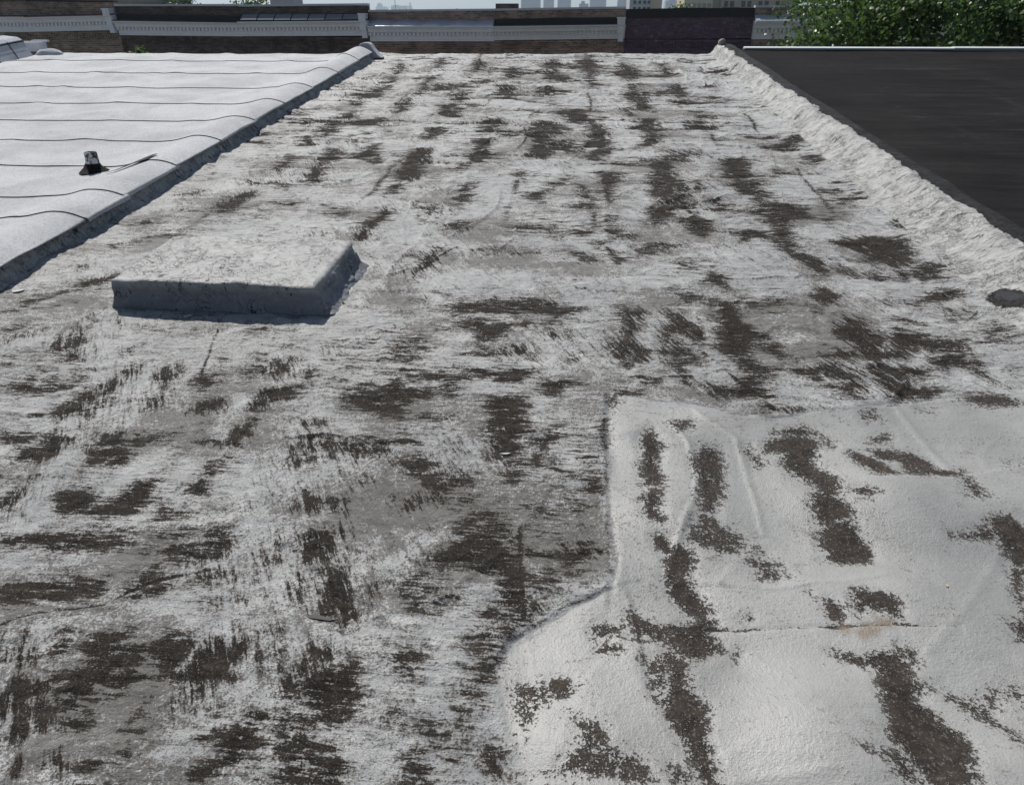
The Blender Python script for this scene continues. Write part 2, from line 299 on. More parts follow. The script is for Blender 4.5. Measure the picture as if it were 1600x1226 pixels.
# ------------------------------------------------------------------ roof data (metres*1000 on the roof plane: x across, y towards the street)
WEAR='''
.8 -2205,2759 -2225,2871 -2161,2918 -2087,2827 -2109,2765 -2034,2673 -1981,2648 -2053,2625 -2148,2685
1 -1691,2550 -1681,2714 -1607,2681 -1567,2558 -1579,2472 -1648,2467
.9 -1727,2479 -1773,2615 -1746,2672 -1709,2675 -1674,2516 -1683,2465
1 -1625,2357 -1603,2397 -1537,2370 -1531,2325 -1570,2285 -1598,2290
.85 -1871,2388 -1841,2489 -1807,2525 -1762,2545 -1744,2478 -1777,2362 -1808,2284 -1877,2257 -1908,2292
.7 -2193,2466 -2128,2522 -1968,2532 -1917,2588 -1895,2519 -1968,2414 -2121,2388
.7 -1775,2257 -1760,2395 -1722,2382 -1726,2289 -1746,2237
.7 -1632,2436 -1519,2459 -1525,2434 -1615,2405
.9 -1471,2529 -1450,2583 -1382,2552 -1371,2485 -1412,2458
.8 -1303,2627 -1255,2722 -1129,2768 -1096,2641 -1155,2601 -1258,2560
1 -1221,2337 -1176,2417 -1151,2467 -1047,2523 -1017,2459 -1111,2406 -1147,2342 -1204,2294 -1229,2235
1 -1229,2207 -1206,2279 -1141,2283 -1120,2228 -1120,2146 -1176,2129 -1205,2140
1 -1392,2356 -1359,2397 -1288,2394 -1230,2337 -1229,2235 -1273,2204 -1285,2289
.9 -2003,2142 -1925,2175 -1844,2153 -1889,2095 -1975,2103
1 -1810,2087 -1820,2154 -1670,2164 -1571,2164 -1510,2081 -1432,2023 -1460,1960 -1502,1982 -1522,2017 -1560,2002 -1664,2045 -1671,2110 -1687,2069 -1732,2041 -1762,2001 -1845,1996 -1863,2045
.85 -1524,2106 -1489,2162 -1392,2196 -1357,2157 -1431,2112 -1479,2083
.9 -1695,1886 -1659,1912 -1580,1894 -1645,1867
1 -1752,1783 -1727,1812 -1678,1815 -1682,1777 -1731,1753
1 -1604,1736 -1619,1803 -1604,1826 -1492,1833 -1393,1840 -1402,1883 -1341,1893 -1260,1893 -1139,1901 -1127,1874 -1220,1857 -1265,1816 -1314,1761 -1399,1735 -1435,1737 -1436,1763 -1492,1749 -1574,1733
.8 -1245,1776 -1222,1830 -1183,1780 -1135,1752 -1209,1732
.9 -1194,1943 -1176,2003 -1139,2006 -1132,1935 -1179,1909
.8 -1144,2017 -1117,2044 -1110,2008 -1124,1971
.85 -924,2107 -876,2149 -754,2164 -784,2103 -858,2092
.75 -930,2056 -869,2079 -809,2058 -837,2026 -933,2019
.85 -791,1816 -770,1860 -670,1856 -663,1805 -768,1808
.6 -1395,1953 -1372,2027 -1326,2061 -1297,2082 -1285,2008 -1333,1981 -1374,1942
.9 -1267,2136 -1232,2165 -1238,2125
.65 -1429,2619 -1453,2787 -1409,2751 -1384,2622 -1454,2591
.6 -1906,2719 -1851,2762 -1803,2726 -1849,2704
.7 -963,2295 -915,2298 -880,2265 -913,2241
.7 -1053,2680 -990,2684 -991,2630 -983,2544 -1004,2526 -1034,2592
.8 -2643,3057 -2628,3130 -2607,3284 -2459,3360 -2558,3261 -2576,3085
.8 -2507,3114 -2464,3203 -2391,3220 -2445,3154
.6 -2522,2884 -2462,2965 -2350,2939 -2376,2851 -2459,2794
.5 -2373,2670 -2298,2675 -2279,2620 -2322,2599
.6 -1948,2942 -1910,2988 -1783,2963 -1748,2933 -1892,2935
.6 -1689,2980 -1569,2988 -1565,2955 -1674,2948
.6 -1442,2952 -1413,3008 -1310,2950 -1380,2924
.6 -1226,2998 -1176,3001 -1179,2947
.5 -1032,1770 -947,1785 -953,1765 -1027,1760
.95 -543,3283 -489,3349 -431,3315 -391,3342 -139,3395 -30,3327 95,3310 -8,3232 -151,3211 -256,3240 -402,3243 -485,3238
1 -543,3073 -450,3135 -368,3129 -345,3097 -262,3069 -267,3004 -348,2947 -407,3027
.8 -226,3115 -158,3153 -175,3096
.6 -144,3076 -48,3195 13,3198 -44,3061 92,2995 -3,2938 -81,2995
.8 -736,2892 -722,2965 -635,2971 -602,2900 -600,2783 -637,2734 -715,2795
.7 -480,2790 -414,2853 -325,2908 -247,2883 -210,2895 -111,2814 -222,2807 -372,2816
.9 -643,2670 -514,2660 -392,2686 -294,2692 -223,2705 -97,2704 -172,2621 -224,2609 -297,2639 -359,2635 -409,2547 -417,2482 -464,2511 -468,2594 -553,2623 -623,2618
.95 -818,2440 -784,2507 -705,2545 -655,2599 -611,2534 -501,2525 -501,2477 -557,2457 -582,2409 -575,2335 -643,2345 -707,2371 -797,2395
.95 -73,2553 -50,2629 2,2641 59,2611 4,2549 -38,2522
1 -270,2460 -247,2477 -138,2484 -148,2392 -129,2335 -143,2251 -147,2146 -151,2095 -213,2116 -237,2204 -267,2270 -260,2355
.75 -211,2092 -138,2121 -99,2087 -109,2004 -140,1935 -201,1986
.75 -96,2174 -69,2255 -40,2313 15,2330 -7,2273 -36,2204 -49,2127 -75,2052 -102,2016
.85 -529,2352 -455,2350 -400,2368 -404,2339 -475,2327
.8 -834,2152 -745,2171 -642,2164 -567,2143 -616,2089 -695,2072 -815,2089
.9 -556,2056 -492,2073 -450,2088 -405,2042 -462,1992 -517,2011
.8 -455,1992 -381,2032 -277,2027 -254,1949 -300,1924 -421,1927
.75 -513,1888 -438,1904 -335,1916 -264,1915 -231,1865 -325,1848 -410,1863 -445,1829 -478,1787 -483,1848
.8 70,2122 116,2176 137,2127 107,2100
.85 91,2006 149,2044 146,1943 112,1962
.8 151,2353 171,2355 162,2217 151,2243
.9 251,3308 363,3290 334,3173 336,3063 285,3018 273,3146 256,3213
.85 216,2972 285,3018 362,2902 345,2805 270,2764 230,2855
.8 476,3297 502,3252 444,2721 409,2905 443,3070
.8 306,2643 376,2648 381,2615 328,2595
.85 178,2443 207,2554 251,2573 310,2569 222,2508 185,2414
1 285,2239 312,2294 339,2242 326,2103 315,1987 280,1985 290,2149
1 273,1930 311,1943 304,1860 309,1806 282,1838 274,1898
.8 -339,1678 -384,1716 -338,1757 -291,1799 -227,1834 -149,1789 -112,1734 -116,1693
.6 -215,1845 -169,1869 -120,1851 -82,1906 -32,1857 36,1831 49,1783 -10,1799 -83,1803
.7 -641,1945 -608,1959 -588,1938 -648,1917
.8 -743,1851 -674,1856 -649,1816 -727,1800
.7 -852,3010 -718,3041 -717,2987 -824,2980
.7 -618,3418 -562,3408 -576,3356
.6 -750,3308 -625,3328 -657,3264
.7 8,2821 91,2827 82,2789 9,2793
.8 -234,2844 -171,2888 -93,2815 -158,2820
.42 -619,2347 -357,2349 -342,2184 -429,2053 -565,2169
.45 -67,2202 155,2230 145,1711 -109,1694 -57,1962
.45 -1064,2912 -745,2932 -669,2581 -826,2472 -933,2481
.9 504,3275 550,3232 615,3124 616,2997 576,2985 487,3116
.85 480,3051 528,2972 586,2858 533,2799 493,2690 521,2640 604,2629 684,2601 708,2555 625,2549 557,2593 486,2638 444,2721
1 735,3386 816,3379 808,3225 825,3159 873,3065 819,3031 783,2988 787,2871 808,2798 859,2748 821,2693 783,2674 794,2608 770,2575 727,2564 675,2601 713,2670 762,2742 746,2794 705,2866 693,2903 681,2941 720,3004 715,3087 736,3153 704,3196 735,3266
.8 529,3501 613,3493 711,3435 612,3404
.75 791,3414 928,3473 1088,3445 1011,3379 863,3357
1 1221,3517 1282,3586 1327,3485 1287,3420 1228,3466
.9 858,2992 910,3016 933,2918 988,2884 915,2879 871,2924
.9 922,2796 993,2765 1082,2834 1151,2829 1140,2766 1211,2744 1148,2681 1046,2708 968,2703
.95 1094,2909 1179,2983 1250,2977 1259,2920 1150,2884
1 1209,3118 1295,3278 1351,3236 1332,3147 1401,3098 1333,3063 1343,2983 1399,2987 1371,2908 1274,2883 1216,2898 1259,2978 1266,3059 1225,3108
.95 1429,3100 1483,3146 1582,3110 1659,3094 1722,3047 1697,2948 1606,2942 1536,3015 1440,2950 1380,2908 1355,2964 1432,3028
1 1543,2919 1638,2934 1712,2902 1620,2850 1538,2818
1 1270,2846 1318,2858 1311,2812 1467,2813 1434,2750 1373,2746 1331,2676 1428,2649 1267,2591 1259,2638 1257,2756
1 1653,2816 1700,2855 1693,2784 1677,2765
.85 1532,2569 1583,2611 1678,2625 1709,2573 1603,2551
.6 1443,2587 1510,2591 1516,2568 1450,2564
.7 1344,2549 1398,2533 1330,2521
.75 1032,2657 1123,2679 1203,2668 1169,2617 1137,2567 1085,2611
.95 1764,3550 1876,3596 1929,3573 1880,3506 1775,3475
.9 1650,3467 1738,3510 1754,3473 1677,3432
.7 1510,3446 1581,3475 1584,3426
.6 1724,3398 1817,3428 1917,3339 1767,3262 1706,3326
.8 1490,3301 1558,3271 1635,3220 1556,3215
.75 1835,3136 1914,3226 1961,3186 1965,3062 1872,3036 1807,3052
.8 1118,2482 1163,2500 1172,2456 1116,2452
.7 767,2482 829,2508 907,2498 901,2475 780,2467
.45 987,2496 1035,2469 1033,2411 994,2437
.9 771,2324 809,2354 871,2358 911,2333 845,2316
.95 762,2283 819,2300 881,2278 863,2212 832,2149 834,2101 867,2069 879,2014 870,1959 884,1919 872,1858 810,1844 798,1893 805,1945 831,1989 811,2042 773,2086 759,2144 789,2207 712,2228 736,2268
1 805,1825 866,1838 874,1801 892,1762 791,1755
.85 988,2214 1018,2216 1080,2165 1084,2095 1035,2074 1006,2113
.75 1079,2291 1128,2348 1174,2371 1162,2296 1109,2293
.8 1057,2225 1110,2273 1163,2258 1208,2261 1248,2213 1250,2164 1339,2158 1302,2121 1167,2094 1131,2109 1146,2169 1089,2190
.9 931,1974 967,1992 987,1973 948,1954
.85 1292,2097 1325,2111 1328,2055 1349,2013 1296,1999 1300,2053
.55 1443,2201 1495,2223 1558,2221 1546,2196 1472,2173
.8 642,2249 660,2263 667,2225 696,2152 649,2136 652,2186
.8 907,2293 934,2308 945,2256 923,2242
.85 490,2239 551,2243 542,2141 536,2024 487,1934 472,1881 432,1878 447,1963 449,2052 466,2124
.75 423,1857 469,1861 488,1813 527,1815 547,1751 500,1735 434,1753 386,1777
1 1298,1887 1355,1901 1372,1844 1346,1793 1296,1789
.8 1162,1807 1237,1821 1286,1820 1228,1802
.8 406,2370 476,2368 479,2326 429,2302 402,2334
.7 2167,3575 2270,3660 2166,3450 2150,3498
.6 953,3303 987,3317 1022,3296 986,3270
.7 632,2978 686,2972 672,2941
.7 1169,3438 1211,3440 1238,3321 1201,3295 1163,3340
.6 1715,2811 1802,2853 1868,2848 1837,2784 1759,2797
1 -1648,1636 -1563,1642 -1452,1649 -1281,1661 -1246,1608 -1328,1589 -1416,1592 -1524,1593 -1623,1600
.95 -1133,1580 -1116,1626 -1075,1638 -1017,1642 -1022,1683 -970,1687 -940,1647 -960,1600 -1030,1582 -1103,1573
.8 -1194,1676 -1094,1678 -1079,1647 -1174,1649
.9 -1182,1599 -1156,1614 -1152,1592
.95 -726,1616 -733,1679 -710,1709 -631,1714 -638,1667 -651,1621 -702,1600
1 -1506,1433 -1459,1456 -1360,1459 -1273,1461 -1259,1438 -1299,1412 -1337,1394 -1407,1397 -1483,1399
.9 -1248,1435 -1251,1479 -1239,1479 -1231,1432
1 -1143,1470 -1144,1502 -1114,1529 -1104,1497 -1126,1467
1 -1120,1432 -1096,1457 -1053,1464 -1070,1443
.9 -1008,1487 -972,1510 -921,1509 -921,1493 -973,1486
.9 -931,1533 -896,1540 -888,1520 -920,1522
.6 -930,1430 -895,1447 -833,1459 -821,1429 -875,1414
.75 -1368,1235 -1340,1244 -1277,1245 -1257,1214 -1292,1208 -1359,1223
.8 -1245,1218 -1241,1251 -1233,1285 -1215,1293 -1191,1235 -1202,1208 -1233,1212
1 -1147,1218 -1149,1251 -1125,1279 -1070,1304 -1080,1269 -1075,1230 -1058,1250 -1011,1257 -993,1223 -1031,1201 -1072,1186 -1115,1183
1 -1157,1120 -1157,1161 -1125,1182 -1069,1180 -1015,1171 -975,1168 -999,1142 -1037,1152 -1082,1155 -1087,1119 -1096,1089 -1128,1099
.95 -1289,1122 -1263,1148 -1224,1139 -1184,1153 -1160,1167 -1192,1123 -1225,1092 -1247,1062
1 -1197,1066 -1184,1086 -1123,1099 -1130,1076 -1182,1067
1 -1211,1011 -1199,1038 -1194,1055 -1166,1051 -1157,1030 -1193,1007
.9 -1149,1042 -1135,1059 -1130,1043
.9 -1111,1072 -1053,1087 -1040,1074
1 -1092,1056 -1070,1063 -1029,1055 -1040,1039 -1072,1042
.95 -983,1236 -988,1269 -971,1303 -944,1305 -939,1272 -921,1293 -896,1288 -886,1243 -885,1205 -925,1208 -963,1218
.95 -903,1197 -872,1225 -873,1263 -846,1278 -791,1269 -769,1284 -751,1265 -776,1231 -808,1192 -845,1177 -892,1186
.9 -845,1165 -806,1186 -824,1155
.6 -776,1219 -765,1245 -729,1267 -742,1202 -746,1184 -769,1188
.65 -961,1110 -937,1147 -908,1131 -896,1087 -921,1074
.7 -711,1549 -646,1561 -625,1513 -666,1487 -687,1439 -712,1460
.95 -630,1529 -569,1554 -529,1427 -593,1445 -622,1482
.95 -560,1414 -526,1416 -514,1370
.6 -774,1464 -751,1485 -715,1452 -754,1442
.7 -757,1325 -701,1343 -672,1311 -719,1301
.85 -599,1276 -563,1305 -532,1274 -570,1252
.85 -648,1179 -634,1216 -590,1232 -584,1195 -590,1148 -630,1145
1 -592,1171 -578,1226 -479,1239 -460,1168 -485,1144 -489,1104 -527,1113 -561,1138
.75 -621,1134 -545,1106 -499,1087 -451,1059 -424,960 -552,951 -599,1028 -630,1100
1 -731,950 -697,991 -703,1041 -686,1074 -658,1081 -659,1044 -658,1004 -693,972 -711,947
.7 -759,1032 -724,1055 -713,1067 -722,1040
.6 -650,984 -618,1027 -598,998 -604,964
.75 -1084,949 -1050,966 -974,986 -891,997 -946,964 -919,951 -973,952
.8 -1151,939 -1080,943 -1128,935
.7 -992,927 -919,941 -892,927 -988,920
.6 -1011,1051 -958,1066 -915,1063 -897,1049 -953,1039
.8 -816,1328 -801,1336 -792,1326 -806,1318
.7 -794,1111 -760,1116 -771,1107
.7 -779,1078 -751,1085 -758,1076
.45 -999,1142 -886,1174 -777,1170 -759,1080 -853,1062 -938,1067
.45 -780,1310 -673,1331 -616,1242 -657,1190 -731,1216
1 -633,1489 -620,1547 -577,1549 -538,1472 -507,1399 -526,1362 -565,1417 -613,1421
.95 -425,1655 -377,1676 -333,1725 -243,1741 -163,1727 -152,1664 -117,1623 -90,1591 -104,1533 -77,1481 -47,1460 -80,1436 -134,1462 -166,1490 -173,1561 -225,1590 -278,1612 -326,1600 -360,1615
.8 -20,1691 11,1721 82,1725 119,1701 100,1664 56,1626 13,1640
.8 -123,1702 -70,1679 -32,1672 -69,1661
.55 -96,1582 -43,1628 50,1617 130,1614 133,1526 22,1487 -48,1483 -80,1519
.75 -428,1519 -377,1538 -302,1527 -250,1499 -244,1454 -288,1436 -339,1425 -353,1410 -386,1429 -399,1466
.95 -385,1452 -350,1454 -337,1418 -378,1419
.75 -236,1440 -201,1487 -117,1463 -57,1430 -88,1378 -124,1342 -115,1303 -146,1288 -152,1238 -156,1178 -218,1185 -230,1232 -219,1309
.75 -384,1284 -358,1319 -303,1316 -291,1278 -329,1250 -330,1231 -360,1248
.9 -556,1234 -525,1236 -469,1209 -450,1158 -470,1117 -497,1087 -515,1097
.85 -501,1050 -464,1058 -440,1009 -436,959 -472,957
.9 -315,1028 -294,1039 -261,1017 -258,972 -290,970
.5 -347,1109 -299,1145 -235,1128 -193,1077 -193,1007 -257,1052 -310,1074
.75 -152,1059 -121,1082 -95,1063 -87,1019 -71,992 -117,993 -144,1030
.8 -225,1162 -198,1147 -199,1119
.7 -93,1224 -73,1237 -27,1252 0,1224 -4,1200 7,1161 -20,1089 -22,1039 -50,1027 -67,1065 -80,1117 -94,1171
.95 -5,1224 10,1249 36,1251 47,1221 16,1202
.75 7,1161 42,1158 72,1127 120,1104 124,1079 180,1068 201,1040 226,1006 -25,989 -22,1024 14,1076 18,1124
.85 101,1398 130,1422 180,1418 157,1399 112,1385
.85 116,1345 139,1363 165,1349 154,1338
.8 198,1444 248,1437 303,1426 296,1358 259,1375 211,1385
.7 217,1313 259,1316 293,1338 274,1158 243,1200 228,1252
.9 292,1730 318,1741 335,1715 326,1636 307,1687
.5 -462,1679 -315,1609 -249,1492 -412,1528
1 804,1821 875,1826 883,1771 881,1691 891,1650 869,1652 843,1663 797,1652 786,1693 808,1747 793,1774
.95 773,1609 815,1612 837,1590 838,1559 861,1576 882,1539 880,1488 870,1473 844,1492 819,1520 804,1490 797,1468 782,1474 799,1526 796,1571
1 692,1372 723,1368 772,1391 825,1421 787,1388 828,1385 844,1357 840,1319 825,1306 847,1283 829,1236 850,1215 872,1173 889,1148 890,1108 866,1072 861,1051 793,1047 772,1095 747,1128 759,1176 761,1237 772,1296 787,1340 741,1343 713,1354
.95 836,1422 860,1417 875,1385 870,1359 848,1383
.8 703,1095 738,1102 758,1094 762,1044 725,1042 723,1072
.8 656,1089 732,1099 682,1086
.7 849,1301 876,1294 921,1283 939,1266 1015,1272 1029,1250 1001,1231 1009,1188 1040,1174 1019,1132 989,1166 954,1200 922,1237 891,1269
.7 1021,1284 1077,1299 1097,1289 1079,1253 1065,1264
1 1296,1854 1379,1860 1319,1738 1299,1745 1305,1808
.85 1155,1803 1218,1821 1276,1853 1295,1826 1287,1809
.9 1282,1710 1310,1720 1214,1525 1221,1562 1262,1635
.85 1151,1485 1199,1495 1164,1425 1151,1430
1 327,1645 364,1699 387,1683 380,1632 368,1590 320,1578
1 318,1566 354,1573 374,1542 392,1505 377,1482 346,1502 326,1531
.75 395,1793 544,1803 553,1748 525,1702 457,1697 384,1710
.8 554,1660 580,1696 627,1691 601,1655 632,1632 608,1606 574,1612 569,1644
.7 564,1740 608,1743 597,1720
.9 302,1419 350,1444 387,1468 403,1462 392,1412 415,1366 362,1336 326,1340 313,1365 298,1378
.9 293,1331 322,1308 310,1258 344,1207 344,1174 342,1125 351,1090 353,1015 335,1014 313,1087 274,1158
.6 660,1554 685,1587 689,1556 696,1519 677,1533
.6 691,1678 699,1687 692,1612 684,1627
.8 483,1471 505,1473 492,1461
.95 720,1506 735,1518 740,1478 751,1443 733,1456 725,1484
.7 445,1355 473,1363 456,1330
1 748,1416 760,1411 752,1397
.7 263,1059 290,1051 318,1019 321,1013 258,1009
.85 -2332,10855 -2244,10609 -2181,9609 -2255,9709
.9 -2151,9313 -2120,8599 -2225,8513 -2232,8940
.8 -2297,8194 -2193,8198 -2210,7973
.8 -2187,7558 -2127,7764 -2098,7432
.9 -2223,6830 -2192,7179 -2137,6890 -2184,6617
.8 -1972,6230 -1914,6233 -1869,5795 -1922,5751
.9 -1858,11401 -1773,10624 -1810,10502 -1874,11129
.95 -1734,9832 -1684,9142 -1685,8617 -1785,9522
.7 -1650,9332 -1469,9244 -1509,8879 -1622,8788
1 -1747,8451 -1673,7784 -1716,7645 -1776,8292
.8 -1680,6388 -1632,6440 -1537,5938 -1704,6016 -1692,6244
1 -1282,11280 -1206,10764 -1267,10174 -1296,10887
.9 -1203,8979 -1178,8317 -1229,8472 -1239,8890
.95 -1264,8086 -1178,7603 -1233,7600
.9 -1238,7046 -1173,6880 -1183,6562 -1264,6609
1 -1250,6266 -1180,6269 -1125,5371 -1247,5365 -1256,5826
.8 -1257,5224 -1172,5298 -1195,5029 -1267,5090
1 -1167,4726 -1148,4560 -1189,4155 -1238,4152 -1211,4450
.7 -1099,10645 -1009,10295 -1015,9650 -1083,9961
.9 -782,10655 -728,10420 -716,9763 -785,9761
.95 -779,9269 -673,9180 -690,8574 -796,8735
.85 -793,7490 -685,7495 -682,6903 -758,6899
1 -784,6684 -676,6586 -682,5981 -760,5977 -756,6337
.85 -702,5254 -658,5058 -716,4780 -751,4897
.95 -303,11445 -236,11177 -230,10208 -64,9684 -274,9883
.9 -317,9194 -236,9197 -254,8757 -319,8839
1 -299,7325 -236,7389 -194,6925 -239,6507 -296,6707
.9 -168,7331 -114,7273 -129,6820 -181,6926
.95 -259,6409 -162,6320 -197,6006 -287,6044
.8 -407,5555 -308,5636 -296,5415 -402,5482
.8 -257,5080 -128,5217 -173,4899 -292,5015
.75 -94,5426 26,5578 -12,5291 -108,5218
.95 193,11598 310,11462 257,10688 326,10454 208,9796 147,10685
.9 205,9594 336,9501 264,9216
1 28,7857 112,8000 82,7342 29,7401
.8 -129,7990 -42,7854 -68,7717
.7 -143,6463 20,6722 -48,6372
.8 -60,7158 18,7104 -31,6933
1 702,11075 774,10704 776,9919 679,9711 663,10350
.95 694,9418 753,9326 748,8395 821,7891 682,7885 660,8877
1 203,7534 296,7060 326,6486 208,6432 181,6943
.95 159,6243 275,6341 243,6028 144,6023
.95 254,5666 337,5670 372,5523 300,5240 269,4923 238,5107
.9 523,8017 607,8021 590,7746
1 1214,11091 1233,10719 1204,9934 1164,10038
.8 1205,9343 1227,8732 1187,8649
1 685,7556 798,7624 765,6970 763,6556 626,6453 706,6860 645,7190
.9 674,5966 778,5930 765,5617 820,5404 852,5204 768,4834 654,4771 553,4448 507,4707 618,4942 565,5189
1 706,4610 785,4695 879,4517 816,4317 731,4409
1 1199,6034 1328,6040 1295,5644 1173,5638
1 1208,5495 1332,5431 1297,5164 1184,5158
.9 1265,5100 1313,4981 1239,4640 1210,4746
1 1029,4426 1184,4386 1163,4291 1039,4307
.75 769,6274 1007,6377 1072,6199 863,5934 765,6012
.6 859,5406 948,5342 854,5077
.9 67,5295 126,5298 178,4979 104,5036
.8 30,4851 158,4887 138,4799
.8 -745,4374 -650,4430 -570,4334 -683,4303
.7 -977,4795 -849,4802 -866,4686
.7 -406,4393 -206,4455 -18,4366 202,4478 132,4326 -32,4245 -235,4353
.85 256,4585 299,4384 376,4292 293,4264
.9 163,4233 210,4190 192,4099
1 237,4059 309,3937 276,3875 248,3933
.9 -799,3675 -769,3753 -756,3854 -726,4046 -703,4004 -709,3757 -778,3639
.7 -483,4017 -278,4007 -152,3993 -273,3944
.8 3,4045 97,4029 186,3889 65,3882
.75 368,4154 511,4162 661,4105 499,4031 386,3962
.95 749,3767 810,3697 800,3556 747,3658
.7 588,3873 683,3919 743,3824 633,3761
.9 519,3506 584,3476 742,3453 764,3422 643,3415
1 750,3421 812,3393 815,3272 741,3209 722,3326
1 1553,4264 1690,4352 1831,4360 1907,4304 1903,4112 1848,3966 1732,3925 1666,3955 1669,4080 1632,4171
.85 1809,3862 1912,3936 2001,3907 1921,3772 1797,3733
.9 1733,3891 1747,3761 1723,3728
.9 1940,4514 2029,4562 1966,4430
.8 2025,4476 2146,4569 2064,4394
1 1237,4148 1282,4113 1354,3937 1351,3769 1300,3832 1254,4002
.95 1254,4948 1361,5006 1483,4859 1506,4715 1404,4662 1305,4434 1307,4269 1241,4111 1209,4264 1243,4607 1217,4844
1 993,4374 1121,4445 1190,4303 1035,4294
.95 1209,5985 1335,6064 1324,5713 1216,5514 1179,5706
1 1222,5452 1338,5521 1328,5222 1233,5161
.8 883,5496 961,5439 910,5200 851,5254
.7 976,4985 1063,4937 997,4734 959,4781
.9 1709,6557 1914,6740 1963,6612 1751,6394
.8 1829,6240 1982,6171 1940,5950 1810,5944
.9 1558,6813 1747,6822 1665,6728
.8 1540,5724 1640,5697 1543,5659
.9 1742,5360 1793,5247 1793,5136 1719,5215
.8 1730,5026 1956,5145 1874,5034
.7 1582,4719 1703,4774 1661,4631 1558,4580
.8 1399,3871 1461,3825 1495,3736 1453,3759
.8 1521,3780 1603,3768 1684,3719 1587,3720
.8 1122,7328 1205,7280 1235,7179 1102,7173
.8 1267,7717 1314,7719 1266,7549
1 -1897,5351 -1943,5675 -1921,5852 -1868,5611 -1835,5324
.9 -1917,6037 -1880,6116 -1846,5928 -1893,5889
.95 -2219,5765 -2261,6059 -2165,5950 -2194,5802 -2192,5527 -2229,5526
.9 -2248,6877 -2238,7229 -2178,7180 -2169,6833
.85 -2242,7671 -2136,7734 -2120,7395 -2213,7391
.9 -2271,8570 -2213,9018 -2134,8793 -2200,8502
.8 -2289,8227 -2212,8230 -2214,8036
.9 -2377,6593 -2243,6644 -2204,6384 -2259,6424
.85 -2046,7290 -1829,7462 -1782,7356 -1947,7088
.9 -1662,6286 -1640,6454 -1585,6131 -1703,6048
.8 -1608,5904 -1558,6018 -1515,5836
.9 -2325,5298 -2041,5252 -1773,5236 -2007,5153 -2234,5200
.9 -2323,4713 -2285,4897 -2169,4985 -2156,4825 -2172,4622 -2256,4593
.8 -1969,4809 -1777,4819 -1847,4739
.6 -1562,4755 -1391,4714 -1387,4523 -1522,4562
.8 -2394,4160 -2279,4167 -2308,4104
.8 -2640,4317 -2561,4434 -2565,4321
.8 -2522,4012 -2460,4115 -2484,3995
1 -2503,3472 -2359,3560 -2366,3481 -2443,3414
.8 -2524,3380 -2491,3473 -2458,3354
.8 -2610,3987 -2564,4010 -2561,3952
.7 -2623,3626 -2564,3664 -2561,3613
.6 -2702,4957 -2543,5021 -2602,4853
-1 -1678,2699 -1700,2602 -1641,2387 -1584,2240 -1594,2298 -1669,2551
-1 -1671,2110 -1675,2038 -1673,1911 -1613,1695 -1583,1692 -1645,1890 -1656,2039
-.9 -1222,2414 -1238,2336 -1230,2179 -1215,2173 -1215,2323
-.9 -1210,1936 -1245,1877 -1241,1863 -1223,1879
-.8 -1413,1987 -1433,1859 -1423,1827 -1397,1872 -1348,2041
-.6 -239,1508 -221,1557 -183,1544 -189,1481
-.6 -362,1339 -315,1391 -278,1372 -260,1402 -211,1420 -222,1376 -263,1346 -309,1322
-.6 -260,1255 -235,1308 -221,1283 -234,1226 -267,1230
-.5 62,1529 98,1571 140,1550 127,1518 68,1506
-.9 -20,1089 -7,1122 13,1123 14,1081 -13,1039
-.9 -434,1636 -391,1684 -341,1734 -333,1725 -393,1657
-.9 766,1438 836,1453 846,1436 825,1421 761,1407
-1 734,1615 806,1640 891,1650 896,1630 798,1615
'''
MUD='''
1 768,1427 797,1450 837,1449 808,1420 778,1410
1 827,1477 842,1471 862,1465 848,1443 831,1456
1 733,1463 753,1442 743,1435 730,1445
'''
SMOOTH='''
1 168,2536 156,1851 141,1528 25,1465 -109,1352 -145,1274 -124,1171 -79,1050 -29,893 1060,971 2021,2679 1271,2584 758,2419 421,2506
'''
